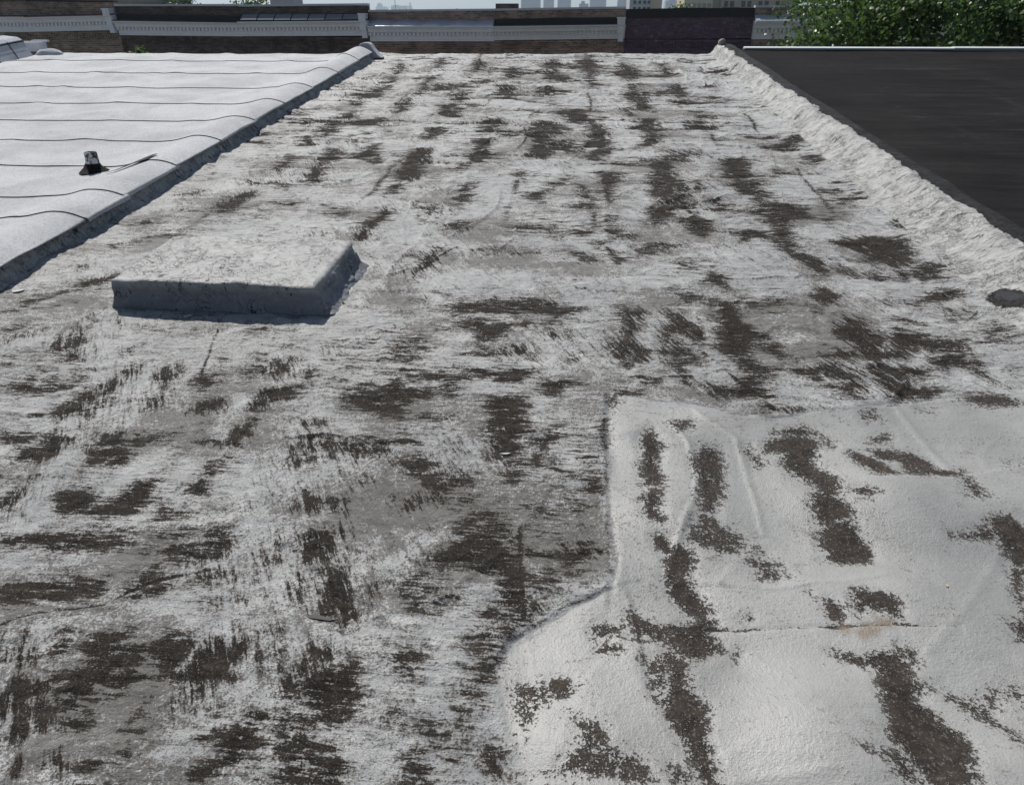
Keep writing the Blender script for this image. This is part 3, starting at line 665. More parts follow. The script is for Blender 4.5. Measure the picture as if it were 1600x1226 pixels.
RELIEF='''
s 4 8 168,2536 159,2182 156,1851 141,1528
s 4 10 141,1528 25,1465 -109,1352 -145,1274
r 4 8 395,2375 446,2239 455,2060 427,1930 357,1753 313,1598
r 3 8 496,2445 620,2288 619,2005 614,1797
s 4 10 279,2543 642,2412 1003,2478 1388,2583 1772,2653
r 3 12 1259,2583 1275,2293 1292,2083
s 4 8 908,2074 1085,2062 1304,2110 1540,2184
s 3 6 195,1520 217,1355 222,1228 285,1135 333,1079
s 4 8 858,1304 956,1230 1028,1150
r 2 5 319,1570 575,1574 699,1596 899,1638
g 2 4 302,1421 463,1422 790,1459 1027,1461
g 3 5 -1423,1314 -1315,1361 -1186,1396 -1130,1457 -1047,1509 -957,1535
r 4 9 -1778,2689 -1581,2245
r 4 9 -1666,2099 -1618,1840 -1604,1689
r 4 8 -1242,2422 -1221,2167 -1203,1950 -1228,1866
r 3 8 -1377,1809 -1329,2029 -1261,2126
r 3 7 -426,1686 -326,1775 -256,1838
g 3 5 -1551,2969 -1493,2735 -1462,2603
g 3 5 -612,1389 -573,1402
s 3 8 -1289,1123 -1159,1167 -1076,1246 -1057,1287
r 6 14 253,5153 225,3967 266,3787 288,3388 308,2616
r 5 12 1436,6804 1327,5688 1297,4554 1295,3601 1269,3114
r 5 12 -1173,4661 -1219,4186 -1311,3974
r 5 12 -849,5942 -824,4812 -859,3903
r 4 9 1157,3370 1064,2870 1030,2569
s 4 9 -1208,3931 -823,3722 -260,3467 252,3617 859,3614 1435,3458
s 4 9 -2415,4591 -1932,5035 -1147,4932 -383,5119 483,5021 1363,5213 1926,5243
s 4 9 -2916,6038 -2099,6336 -1027,6455 55,6354 1144,6673 1909,6531
s 4 9 -2854,7548 -1920,7969 -591,7895 709,8146 1905,8002
s 4 9 -2805,9180 -1476,9449 53,9287 1953,9663
s 4 9 -2780,10279 -1201,10437 463,10386 1985,10756
'''

def parse(txt, nh):
    out = []
    for l in txt.strip().split('\n'):
        w = l.split(); out.append((w[:nh], np.array([[float(a)/1000 for a in q.split(',')] for q in w[nh:]])))
    return out
def poly_sdf(X, Y, poly):
    ins = np.zeros(X.shape, bool); dist = np.full(X.shape, 1e9)
    n = len(poly)
    for i in range(n):
        x0, y0 = poly[i]; x1, y1 = poly[(i+1) % n]
        dx, dy = x1-x0, y1-y0; L = dx*dx+dy*dy + 1e-12
        t = np.clip(((X-x0)*dx + (Y-y0)*dy)/L, 0, 1)
        dist = np.minimum(dist, (X-x0-t*dx)**2 + (Y-y0-t*dy)**2)
        c = ((y0 > Y) != (y1 > Y)) & (X < (x1-x0)*(Y-y0)/((y1-y0) if y1 != y0 else 1e-9) + x0)
        ins ^= c
    d = np.sqrt(dist); return np.where(ins, d, -d)
def line_sd(X, Y, pts):
    best = np.full(X.shape, 1e9); side = np.zeros(X.shape); along = np.zeros(X.shape)
    for i in range(len(pts)-1):
        x0, y0 = pts[i]; x1, y1 = pts[i+1]; dx, dy = x1-x0, y1-y0; L = dx*dx+dy*dy+1e-12
        t = np.clip(((X-x0)*dx + (Y-y0)*dy)/L, 0, 1)
        d = (X-x0-t*dx)**2 + (Y-y0-t*dy)**2
        sd = np.sign(dx*(Y-y0) - dy*(X-x0))
        m = d < best; best = np.where(m, d, best); side = np.where(m, sd, side)
    return np.sqrt(best), side

RX0, RX1 = -2.90, 1.99
EDGE_Y = 12.0                       # street edge of the coated roof
def ridge_x(y): return 2.29 - .019*(y-3.6) + .02*perlin(y*1.3, y*0+.5, 61) + .012*perlin(y*4.1, y*0+.2, 62)

# grid lines: fine near the eye, coarser away from it
ys = [-2.2]
while ys[-1] < EDGE_Y:
    y = ys[-1]; ys.append(y + (.05 if y < .55 else min(.0052 + .00155*max(y-.8, 0), .021)))
ys = np.array(ys); ys *= 1; ys[-1] = EDGE_Y
xs = np.linspace(RX0, RX1, 690)
X, Y = np.meshgrid(xs, ys)
far = sstep(3.2, 7.5, Y)
wx = X + (.012+.004*Y)*fbm(X*5, Y*4, 1, 3, .6); wy = Y + (.014+.010*Y)*fbm(X*4+9, Y*3.5, 5, 3, .6)
wear = np.zeros_like(X); neg = np.zeros_like(X); film = np.zeros_like(X)
def region(pts, m):
    a, b = np.searchsorted(ys, [pts[:,1].min()-m, pts[:,1].max()+m]); c, d = np.searchsorted(xs, [pts[:,0].min()-m, pts[:,0].max()+m])
    return slice(max(a-1,0), b+1), slice(max(c-1,0), d+1)
for h, pts in parse(WEAR, 1):
    s = float(h[0]); soft = .020 + .008*max(pts[:,1].mean(), 0)
    sl = region(pts, .50)
    if X[sl].size == 0: continue
    sd = poly_sdf(wx[sl], wy[sl], pts)
    v = abs(s)*np.clip(.5 + (sd + soft*.75)/(2.6*soft), 0, 1)
    if s > 0: film[sl] = np.maximum(film[sl], s*np.clip(.62 + sd/(10*soft), 0, 1))
    if s > 0: wear[sl] = np.maximum(wear[sl], v)
    else: neg[sl] = np.maximum(neg[sl], v)
wear = wear*(1-neg)
smooth = np.zeros_like(X)
for h, pts in parse(SMOOTH, 1):
    smooth = np.maximum(smooth, np.clip(.5 + poly_sdf(wx, wy, pts)/.06, 0, 1))
mud = np.zeros_like(X)
for h, pts in parse(MUD, 1):
    sl = region(pts, .1); mud[sl] = np.maximum(mud[sl], np.clip(.9 + poly_sdf(wx[sl], wy[sl], pts)/.015, 0, 1))
# background wear: scattered thin patches, and across-the-roof wrinkles whose crests lost their coating
patch = fbm(X*2.1, Y*1.7, 20, 4, .6)
base = (.13 + .48*np.clip(patch, 0, 1))*(1-smooth)
wr = perlin(X*.95 + .25*perlin(X*2, Y*2, 31), Y*4.2 + .8*perlin(X*1.1, Y*.9, 33), 30)
wr2 = perlin(X*1.6, Y*7.5 + .7*perlin(X*1.7, Y*1.2, 36), 35)
ridge = np.exp(-(wr/(.03+.085*far))**2)*np.clip(.35+2.0*perlin(X*1.3, Y*1.6, 37), 0, 1)
ridge2 = np.exp(-(wr2/(.04+.09*far))**2)*np.clip(.25+2.0*perlin(X*1.9, Y*2.1, 38), 0, 1)
wear = np.maximum(wear, base) + (.66*ridge + .60*ridge2)*far*(1-neg) + .22*(ridge+ridge2)*(1-far)*(1-smooth)
for k, xc in enumerate((-2.30, -1.84, -1.36, -.88, -.36, .17, .70, 1.24, 1.70)):
    cx_ = xc + .05*perlin(Y*.9, Y*0 + k*2.3, 200) + .025*perlin(Y*3.1, Y*0 + k*1.1, 201)
    gate = np.clip(.15 + 2.6*perlin(Y*1.25, Y*0 + k*3.7, 202), 0, 1)
    wv = .030 + .022*perlin(Y*2.2, Y*0 + k*5.1, 203)
    prof_ = np.exp(-((X-cx_)/np.maximum(wv, .012))**2)*gate*sstep(2.6, 5.2, Y)*(1-neg)*(1-smooth)
    wear = np.maximum(wear, .80*prof_); film = np.maximum(film, .75*np.exp(-((X-cx_)/(3*wv))**2)*gate*sstep(2.2, 5.0, Y))
wear = np.clip(wear, 0, 1.1)
scuff = fbm(X*1.4+5, Y*2.0, 25, 4, .62)
film = np.clip((.16 + .72*film + .85*np.clip(scuff, -.2, 1))*(1-.66*smooth) - .6*neg, -.2, 1)
film = (film - .06*far)*(1 - .6*sstep(1.6, 1.95, X))
# relief
Z = .010*fbm(X*.8, Y*.55, 40, 2) + .006*fbm(X*2.3, Y*2.1, 42, 2)*(1+.0*smooth)
Z += smooth*.034*fbm(X*1.9+3, Y*1.6, 44, 2)
Z += (1-smooth)*(.0075*wr + .0055*wr2)*(1+2.6*far) - .010*(ridge+.7*ridge2)*(.2+.9*far)*(1-smooth)
Z += (1-smooth)*.0060*fbm(X*11, Y*17, 46, 3, .6) + .0007*fbm(X*24, Y*24, 48, 1)
Z -= .0022*sstep(.3, .6, wear)
lw = X + .006*fbm(X*7, Y*7, 50, 2); lv = Y + .010*fbm(X*6, Y*5, 53, 2)
crackdark = np.zeros_like(X)
for h, pts in parse(RELIEF, 3):
    kind, hh, ww = h[0], float(h[1])/1000, float(h[2])/1000
    ym = max(pts[:,1].mean(), .5); ww *= 1 + .10*ym; hh *= 1 + .06*ym
    sl = region(pts, .3); d, sd = line_sd(lw[sl], lv[sl], pts)
    if kind == 'r': Z[sl] += hh*np.exp(-(d/ww)**2)
    elif kind == 'g': Z[sl] -= hh*np.exp(-(d/ww)**2); crackdark[sl] = np.maximum(crackdark[sl], np.exp(-(d/(ww*.9))**2))
    else: Z[sl] += hh*np.exp(-d/(ww*5))*(.5+.5*np.tanh(-sd*d/(ww*.35))); crackdark[sl] = np.maximum(crackdark[sl], .5*np.exp(-(d/(ww*.4))**2)*np.clip(.5+1.5*perlin(X[sl]*6, Y[sl]*6, 57), 0, 1))
gf = np.random.default_rng(77)
for k in range(230):
    y_ = .75 + 11.0*gf.uniform(0, 1)**1.25; x_ = gf.uniform(-2.7, 1.85)
    L_ = gf.uniform(.08, .30)*(1+.16*y_); a_ = gf.choice([gf.normal(0, .22), gf.normal(math.pi/2, .30), gf.normal(.9, .3)], p=[.55, .30, .15])
    bend = gf.normal(0, .22); pts = []
    for q in np.linspace(-1, 1, 6):
        aa = a_ + bend*q; pts.append((x_ + L_*q*math.cos(aa), y_ + L_*q*math.sin(aa)))
    pts = np.array(pts); ww = gf.uniform(.005, .011)*(1+.16*y_); hh = gf.uniform(.003, .0065)*(1+.13*y_)
    sl = region(pts, .16)
    if X[sl].size < 4: continue
    d, sd = line_sd(lw[sl], lv[sl], pts); fade = (1-.75*smooth[sl])
    if k % 3: Z[sl] += fade*hh*np.exp(-(d/ww)**2)
    else: Z[sl] += fade*hh*np.exp(-d/(ww*4))*(.5+.5*np.tanh(-sd*d/(ww*.4)))
    if k % 4 == 0: crackdark[sl] = np.maximum(crackdark[sl], fade*.9*np.exp(-(d/(ww*.8))**2)*np.clip(.4+2*perlin(X[sl]*7, Y[sl]*7, 58), 0, 1))
for bx_, by_, br, bh in ((1.16,1.93,.24,.030),(1.02,1.52,.22,.026),(.62,1.12,.20,.026),(.78,1.75,.16,-.014),(1.30,1.25,.20,.024),(.28,1.36,.14,.016),(.95,1.02,.16,.020),(1.45,1.62,.16,.020),(.30,1.85,.12,.014),(.20,2.30,.10,.012)):
    Z += bh*np.exp(-(((X-bx_)/br)**2 + ((Y-by_)/(br*.85))**2)**1.6)
wear = np.clip(wear + .60*crackdark, 0, 1.1)
# coves: the sheet turns up slightly at both party curbs
cov = np.clip((X - 1.74)/(RX1-1.74), 0, 1)**2*.022
covl = np.clip((-2.72 - X)/.18, 0, 1)**2*.02
lump = sstep(1.7, 2.0, X)
Z += cov + covl + lump*.006*fbm(X*6, Y*9, 55, 3, .6)
# sits slightly lower where the gutter corner holds a torn hole
hole = np.array([[2.01,3.45],[2.085,3.56],[2.16,3.44],[2.13,3.36],[2.04,3.30],[1.97,3.34]])
ZR = Z + SLOPE*Y
roof = link('roof', grid_mesh('roof', np.stack([X, Y, ZR], 2), {'wear': wear, 'smooth': smooth, 'mud': mud, 'film': film}), M_ROOF, None, True)
tag(roof, 'grey-white coated flat roof with worn brown-black bitumen patches filling the foreground', 'roof', kind='structure')
house_wall = MB(); house_wall.box(-2.95, 2.3, -2.4, EDGE_Y-.01, GROUND, -.40)
# sloping body below the sheet
def under(x0, x1, yb, yf, off):
    m = MB(); a, b = SLOPE*yb + off, SLOPE*yf + off
    m.add([(x0,yb,GROUND),(x1,yb,GROUND),(x1,yf,GROUND),(x0,yf,GROUND),(x0,yb,a),(x1,yb,a),(x1,yf,b),(x0,yf,b)],
          [(0,3,2,1),(4,5,6,7),(0,1,5,4),(1,2,6,5),(2,3,7,6),(3,0,4,7)])
    return m
under(-2.90, 2.30, -2.15, EDGE_Y-.02, -.07).build('wall', M_BRICK_RED, roof)

# ------------------------------------------------------------------ right party curb (coated on our side, bare black on top)
yc = np.arange(-2.2, EDGE_Y+.001, .022); nv = 74
rx = ridge_x(yc)
Yc = np.repeat(yc[:,None], nv, 1); v = np.linspace(0, 1, nv)[None,:]
border = np.interp(yc, ys, Z[:,-1])[:,None]
u = np.repeat(v, len(yc), 0)
# profile: cove, slope, rounded shoulder, flat black top, drop
pu = np.array([0, .14, .30, .46, .54, .60, .78, .90, 1.0]); 
px = [1.99, 2.04, 2.11, -.06, -.015, .03, .17, .23, .29]
pz = [0, .022, .062, .128, .150, .152, .140, .095, .035]
PX = np.zeros_like(u); PZ = np.zeros_like(u)
for i in range(len(yc)):
    ax = [a if k < 3 else rx[i]+a for k, a in enumerate(px)]
    ax[1] = 1.99 + (ax[3]-1.99)*.28; ax[2] = 1.99 + (ax[3]-1.99)*.62
    PX[i] = np.interp(u[i], pu, ax); PZ[i] = np.interp(u[i], pu, pz)
k = np.ones(7)/7
PZ = np.apply_along_axis(lambda r_: np.convolve(np.pad(r_, 3, 'edge'), k, 'valid'), 1, PZ); PX2 = np.apply_along_axis(lambda r_: np.convolve(np.pad(r_, 3, 'edge'), k, 'valid'), 1, PX)
PX = PX2; PX[:,0] = 1.99
PZ = PZ - PZ[:,:1]
rough_amp = sstep(0, .15, u)*(1 - .75*sstep(.58, .72, u))
D = .020*fbm(PX*6, Yc*4, 63, 3, .55) + .004*fbm(PX*10, Yc*20, 66, 3, .6) - .008*np.exp(-(perlin(PX*3, Yc*9, 69)/.06)**2)
hgt = 1 + .12*perlin(Yc*1.1, Yc*0+.3, 71)
Zc = border*(1-sstep(0,.5,u)) + PZ*hgt + D*rough_amp + SLOPE*Yc
PX = PX - .006*fbm(PX*8, Yc*16, 73, 2)*rough_amp
PX[:,0] = 1.99; Zc[:,0] = SLOPE*yc + border[:,0]
edge_n = .60 + .05*fbm(Yc*3, Yc*0+.7, 75, 3, .7) - .05*sstep(6, 11, Yc) + .02*fbm(PX*9, Yc*13, 77, 2)
bare = np.clip(.5 + (u-edge_n)/.035, 0, 1)*1.0
bare = np.maximum(bare, .44*np.clip(fbm(PX*5, Yc*4.0, 79, 3, .6)*1.9, 0, 1)*(u < .6))
resid = np.exp(-((u-.965-.02*perlin(Yc*2, Yc*0, 80))/.018)**2)*sstep(6.4, 7.4, Yc)*np.clip(.8+perlin(Yc*5, Yc*0+.4, 81), 0, 1)
bare = np.clip(bare - resid, 0, 1)
# dark ring painted around the slab to merge it with the torn hole
bare = np.maximum(bare, .95*np.exp(-((((PX-2.075)/.085)**2 + ((Yc-3.43)/.115)**2))**2))
rc = empty('party_curb', (2.2, 5.0, .45))
tag(rc, 'lumpy cracked white-coated curb with black top running along the black roof', 'curb', 'party curbs between the roofs')
o = link('flashing', grid_mesh('flashing', np.stack([PX, Yc, Zc], 2), {'bare': bare}), M_CURB, None, True)
def child(o, p):
    o.parent = p; o.matrix_parent_inverse = Matrix.Translation(p.location).inverted(); return o
child(o, rc)
# small rounded stub closing the curb at the street end
def blob(name, loc, rad, mat, seed, sub=3, amp=.12):
    bm = bmesh.new(); bmesh.ops.create_icosphere(bm, subdivisions=sub, radius=1.0)
    for vtx in bm.verts:
        c = vtx.co; n = float(perlin(np.array([c.x*1.7+seed]), np.array([c.y*1.7+c.z*1.3]), 90)[0])
        c *= 1 + amp*2*n; vtx.co = (c.x*rad[0]+loc[0], c.y*rad[1]+loc[1], c.z*rad[2]+loc[2])
    me = bpy.data.meshes.new(name); bm.to_mesh(me); bm.free()
    return link(name, me, mat, None, True)
M_STUB = simple('tan_mastic', (.30, .26, .235), .8, .25, 30, bump=.006)
child(blob('end_stub', (2.14, 11.93, SLOPE*11.93+.155), (.055, .05, .065), M_STUB, 3), rc)

# ------------------------------------------------------------------ black roof on the right
bx = np.linspace(2.36, 8.2, 230); by = np.arange(-2.2, 12.12, .05)
BX, BY = np.meshgrid(bx, by)
BZ = SLOPE*BY + .050 + .010*fbm(BX*.6, BY*.5, 100, 2) + .006*fbm(BX*.7, BY*4.0, 102, 2) + .003*fbm(BX*3, BY*5, 104, 2)
for k, yy in enumerate(np.arange(-1.7, 12, .93)): BZ += .0035*(.5+.5*np.tanh((BY - yy - .02*perlin(BX*1.5, BX*0+k, 106))/.012)) - .0035*np.clip((BY-yy)/.93, 0, 1)
BZ = np.where(BX < 2.45, BZ - (2.45-BX)*.35, BZ)
lap = np.zeros_like(BX)
for k, yy in enumerate(np.arange(-1.7, 12, .93)):
    dd = BY - yy - .02*perlin(BX*1.5, BX*0+k, 106) - .03
    lap = np.maximum(lap, np.exp(-(dd/.05)**2)*np.clip(.3+1.6*perlin(BX*1.1, BX*0+k*2.2, 107), 0, 1))
for k, xx in enumerate((3.35, 4.40, 5.6)): lap = np.maximum(lap, np.exp(-((BX-xx-.05*perlin(BY*.8, BY*0+k, 108))/.04)**2)*np.clip(.1+1.6*perlin(BY*.8, BY*0+k*2.2, 109), 0, 1))
broof = link('roof', grid_mesh('roof', np.stack([BX, BY, BZ], 2), {'lap': lap}), M_BLACK, None, True)
tag(broof, 'smooth black bitumen roof beyond the right-hand curb', 'roof', kind='structure')
under(2.36, 8.2, -2.15, 12.10, -.03).build('wall', M_BRICK_RED, broof)
m = MB(); zb = SLOPE*12.12
prof = [(12.03, zb+.068), (12.03, zb+.082), (12.15, zb+.094), (12.17, zb+.08), (12.17, zb-.12), (12.155, zb-.12), (12.150, zb+.07)]
m.sweep_x(prof, 2.50, 5.45); m.sweep_x([(a, b+.006) for a, b in prof], 5.44, 8.2)
de = m.build('drip_edge', M_METAL, None)
tag(de, 'thin white metal drip edge along the street end of the black roof', 'drip edge')

# ------------------------------------------------------------------ white roof on the left, laid in overlapping sheets
wroof = empty('roof', (-5.2, 4.5, .4))
tag(wroof, 'white granule-surfaced roof of overlapping sheets beyond the left curb', 'roof', kind='structure')
WX0 = -7.70
def wheight(x, y):
    z = .080 + .010*fbm(x*.7, y*.6, 110, 2) + SLOPE*y
    # raised rounded edge over the party curb
    e = -2.86
    hump = .036*np.exp(-((x-(e-.16))/.21)**2) + .020*sstep(-3.25, -2.98, x) - .016*np.clip((x-(e-.10))/.125, 0, 1)**2 + .045*sstep(8.5, 11.2, y)*np.exp(-((x-(e-.16))/.16)**2)
    d = (x*.55 + y*.83)*2.1 + .5*perlin(x*.8, y*.8, 113); d2 = (x*.75 - y*.4)*1.7
    puck = .008*np.exp(-((d-np.round(d))/.14)**2)*np.clip(.4+1.2*perlin(x*.7, y*.9, 115), 0, 1) + .007*np.exp(-((d2-np.round(d2))/.10)**2)*np.clip(.5+1.2*perlin(x*.6, y*.8, 117), 0, 1)
    return z + hump + 1.9*puck*(1-.7*sstep(-3.2, -2.9, x)) + .006*fbm(x*2.4, y*2.4, 118, 2)
seams = [-2.1, -1.2, -.3, .62, 1.55, 2.48, 3.30, 4.12, 4.55, 5.28, 6.06, 6.82, 7.60, 8.50, 9.52, 10.52, 11.28]
for i in range(len(seams)-1):
    y0, y1 = seams[i], seams[i+1]
    jag = .010*math.sin(i*2.7) + (.045 if i == 7 else 0)
    xr = np.concatenate([np.linspace(WX0, -3.35, 90), np.linspace(-3.33, -2.835 + jag*.4, 44)])
    rows = np.concatenate([[0.0, .004], np.linspace(.012, 1, 15)])
    SX = np.repeat(xr[None,:], len(rows), 0)
    wav = .011*perlin(SX*1.1, SX*0 + i*3.3, 120) + .012*perlin(SX*3.1, SX*0 + i*1.7, 121)
    wav2 = .011*perlin(SX*1.1, SX*0 + (i+1)*3.3, 120) + .012*perlin(SX*3.1, SX*0 + (i+1)*1.7, 121)
    last = i == len(seams)-2
    YA = y0 + wav; YB = y1 + (0 if last else .04) + wav2*(0 if last else 1)
    SY = YA + (YB-YA)*rows[:,None]
    lift = .0065*(1-rows[:,None])
    SZ = wheight(SX, SY) + lift
    SZ[0] -= .0062                                     # the cut edge turns down to the sheet below
    # turned down flap along the curb edge
    nflap = 4; flap = .016 + .014*perlin(SY[:, -1:]*1.2, SY[:, -1:]*0 + .6, 123) + .006*math.sin(i*1.9)
    fx = []; fz = []; fy = []
    for q in range(1, nflap+1):
        a = q/nflap
        fx.append(SX[:, -1:] + .010*math.sin(a*1.5)); fz.append(SZ[:, -1:] - flap*a**1.6); fy.append(SY[:, -1:])
    SX = np.concatenate([SX]+fx, 1); SZ = np.concatenate([SZ]+fz, 1); SY = np.concatenate([SY]+fy, 1)
    sh = link('membrane_sheet', grid_mesh('membrane_sheet', np.stack([SX, SY, SZ], 2)), M_WHITE, None, True); child(sh, wroof)
    if i == 0: continue
    # bitumen bleeding out along the lap
    n = SX.shape[1]; wob = np.maximum(.0028 + .0045*perlin(SX[0]*2.2, SX[0]*0+i, 125)*2, .0004)
    if i in (6, 8): wob = wob*np.where(SX[0] < -3.9+.5*(i == 8), 1.0, .35)
    b0 = np.stack([SX[0], SY[0]+.003, SZ[0]+.0062], 1); b1 = np.stack([SX[0], SY[0]-wob*.3, SZ[0]+.0058], 1); b2 = np.stack([SX[0], SY[0]-wob, wheight(SX[0], SY[0]-wob)+.0012+.0062*0 + (SZ[0]-wheight(SX[0],SY[0]))*(np.arange(n) >= 134)], 1)
    child(link('seam_bead', grid_mesh('seam_bead', np.stack([b2, b1, b0], 0)), M_BITUMEN, None, True), sh)
child(under(WX0, -2.89, -2.15, 11.27, -.03).build('wall', M_BRICK_RED), wroof)
# torn lap smeared with bitumen near the vent pipe
m = MB(); path = [(-3.42,4.66),(-3.33,4.80),(-3.22,4.98),(-3.13,5.14),(-3.06,5.30),(-3.02,5.40)]; wid = [.004,.010,.014,.028,.034,.010]
vs = []; q_ = np.linspace(2.2, 5, 30)
path = list(zip(np.interp(q_, range(6), [a for a, b in path]), np.interp(q_, range(6), [b for a, b in path]))); wid = np.interp(q_, range(6), wid)
for (x, y), w_ in zip(path, wid):
    for sgn in (-1, 1): 
        xx, yy = x + sgn*w_*.8, y - sgn*w_*.55
        vs.append((xx, yy, float(wheight(np.array([xx]), np.array([yy]))[0]) + .014))
m.add(vs, [(2*i, 2*i+1, 2*i+3, 2*i+2) for i in range(len(path)-1)])
child(m.build('bitumen_smear', M_BITUMEN), wroof)

# ------------------------------------------------------------------ left party curb: the grey coated face below the white sheet's edge
yl = np.arange(-2.2, 11.6, .022); nl = 26; ul = np.linspace(0, 1, nl)[None,:]
YL = np.repeat(yl[:,None], nl, 1); UL = np.repeat(ul, len(yl), 0)
bordl = np.interp(yl, ys, Z[:,0])[:,None]
LX = np.interp(UL, [0, .25, .5, 1], [-2.795, -2.842, -2.862, -2.880]); LZ = np.interp(UL, [0, .25, .5, 1], [-.012, .022, .055, .080])
LX = LX + .007*fbm(LZ*14, YL*9, 130, 3, .6) + .004*fbm(LZ*30, YL*26, 134, 2); LZ = LZ + .003*fbm(UL*4, YL*8, 137, 2)
bl = np.clip(.5+1.2*fbm(UL*1.2, YL*6, 139, 3, .65), 0, 1)*.42
lc = empty('party_curb', (-2.85, 5.0, .45)); tag(lc, 'shaded grey-coated curb face under the edge of the white roof', 'curb', 'party curbs between the roofs')
child(link('flashing', grid_mesh('flashing', np.stack([LX, YL, LZ + SLOPE*YL], 2), {'bare': bl}), M_CURB, None, True), lc)
M_BLUEGREY = cap_sheet('white_granule_flashing', (.60, .63, .68))
st = MB()
zs = SLOPE*11.42
ring = []
for k, (h_, w0, w1) in enumerate([(.02,-3.12,-2.72),(.06,-3.10,-2.77),(.13,-3.06,-2.83),(.19,-3.02,-2.87),(.215,-2.98,-2.90)]):
    ring.append([(w0,11.34,zs+h_),(w1,11.34,zs+h_),(w1,11.56,zs+h_),(w0,11.56,zs+h_)])
vs = [p for r_ in ring for p in r_]; fs = []
for k in range(4): fs += [(4*k+j, 4*k+(j+1)%4, 4*k+4+(j+1)%4, 4*k+4+j) for j in range(4)]
fs.append((16,17,18,19)); st.add(vs, fs)
o = st.build('end_stub', M_BLUEGREY); bv = o.modifiers.new('bevel', 'BEVEL'); bv.width = .02; bv.segments = 3; child(o, lc)

# ------------------------------------------------------------------ coated hatch box
def hatch():
    bm = bmesh.new(); bmesh.ops.create_cube(bm, size=2.0)
    bmesh.ops.subdivide_edges(bm, edges=bm.edges[:], cuts=58, use_grid_fill=True)
    co = np.array([v_.co[:] for v_ in bm.verts]); r_ = .07
    # round the edges in units of the half height
    sc = np.array([.495, .31, .078]); q = co*sc; lim = sc - .020
    inner = np.clip(q, -lim, lim); d = q - inner; L = np.linalg.norm(d, axis=1, keepdims=True)
    q = np.where(L > 1e-6, inner + d/np.maximum(L, 1e-6)*.020, q)
    z = q[:,2] + .078; low = np.exp(-np.clip(z, 0, 1)/.040)
    x = q[:,0]*(1 + .05*low) + np.where(q[:,0] > 0, .075*low*np.abs(q[:,0])/.47, -.012*low*np.abs(q[:,0])/.47); y = q[:,1]*(1 + .05*low)
    y = y + .035*(x/.47)*0
    top = sstep(.1, .15, z)
    n1 = fbm(x*5+3, y*5+z*5, 140, 3, .6); n2 = fbm((x+y)*13, z*13+y*4, 144, 3, .6)
    z = z + top*(.010*n1 + .003*n2 - .010*sstep(.5, 1.0, np.abs(q[:,0]/.475))*np.clip(.5+fbm(y*3, x*3, 155, 2), 0, 1)) - .010*top*(q[:,1]/.3)*.4
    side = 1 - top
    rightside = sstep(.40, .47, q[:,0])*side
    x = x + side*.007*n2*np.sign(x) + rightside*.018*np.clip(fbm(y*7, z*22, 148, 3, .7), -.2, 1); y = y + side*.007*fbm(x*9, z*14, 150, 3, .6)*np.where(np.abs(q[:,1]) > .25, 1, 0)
    for vtx, a, b, c in zip(bm.verts, x, y, z): vtx.co = (a, b, c - .012)
    me = bpy.data.meshes.new('roof_hatch'); bm.to_mesh(me); bm.free()
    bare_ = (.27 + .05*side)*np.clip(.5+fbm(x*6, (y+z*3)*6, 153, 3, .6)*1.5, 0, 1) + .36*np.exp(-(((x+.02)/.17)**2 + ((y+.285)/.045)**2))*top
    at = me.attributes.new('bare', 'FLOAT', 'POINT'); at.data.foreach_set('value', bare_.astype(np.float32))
    at = me.attributes.new('thin', 'FLOAT', 'POINT'); at.data.foreach_set('value', np.clip(side + .25*n1, 0, 1).astype(np.float32))  # 'thin' masks the sides whose shade is painted in
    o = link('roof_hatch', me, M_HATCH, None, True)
    o.location = (-1.628, 3.465, SLOPE*3.465); o.rotation_euler = (math.atan(SLOPE), 0, R(-1.5))
    return tag(o, 'low rectangular hatch box sealed under cracked grey-white coating', 'roof hatch')
hatch()
# ------------------------------------------------------------------ small things on the roofs
def wz(x, y): return float(wheight(np.array([x]), np.array([y]))[0])
def lathe(m, cx, cy, prof, n=20, seed=0):
    vs = []; fs = []
    for r_, z in prof:
        for i in range(n):
            a = 2*math.pi*i/n; rr = r_*(1+.06*math.sin(3*a+seed+z*40))
            vs.append((cx+rr*math.cos(a), cy+rr*math.sin(a), z))
    for k in range(len(prof)-1): fs += [(k*n+i, k*n+(i+1)%n, (k+1)*n+(i+1)%n, (k+1)*n+i) for i in range(n)]
    m.add(vs, fs)
vp = empty('vent_pipe', (-3.375, 5.16, wz(-3.375, 5.16))); tag(vp, 'short vent pipe daubed black and white standing on the white roof', 'vent pipe')
def daub():
    g = G('daubed_mastic'); p = g.pos(); n = g.noise(p, 22, 4, .7, .8)
    g.set(Base_Color=g.mix(g.ramp(n, .50, .56), (.012, .012, .013), (.55, .55, .55)), Roughness=.5, Normal=g.bump(n, .01, .8)); return g.m
M_DAUB = daub()
x0, y0, z0 = vp.location
m = MB(); lathe(m, 0, 0, [(.105,-.004),(.085,.012),(.062,.030),(.048,.055)], seed=1); m.build('flashing_skirt', M_BITUMEN, vp, True)
m = MB(); lathe(m, 0, 0, [(.046,.045),(.043,.085),(.041,.125),(.040,.132),(.034,.132),(.033,.06),(.001,.058)], seed=2); m.build('pipe', M_DAUB, vp, True)

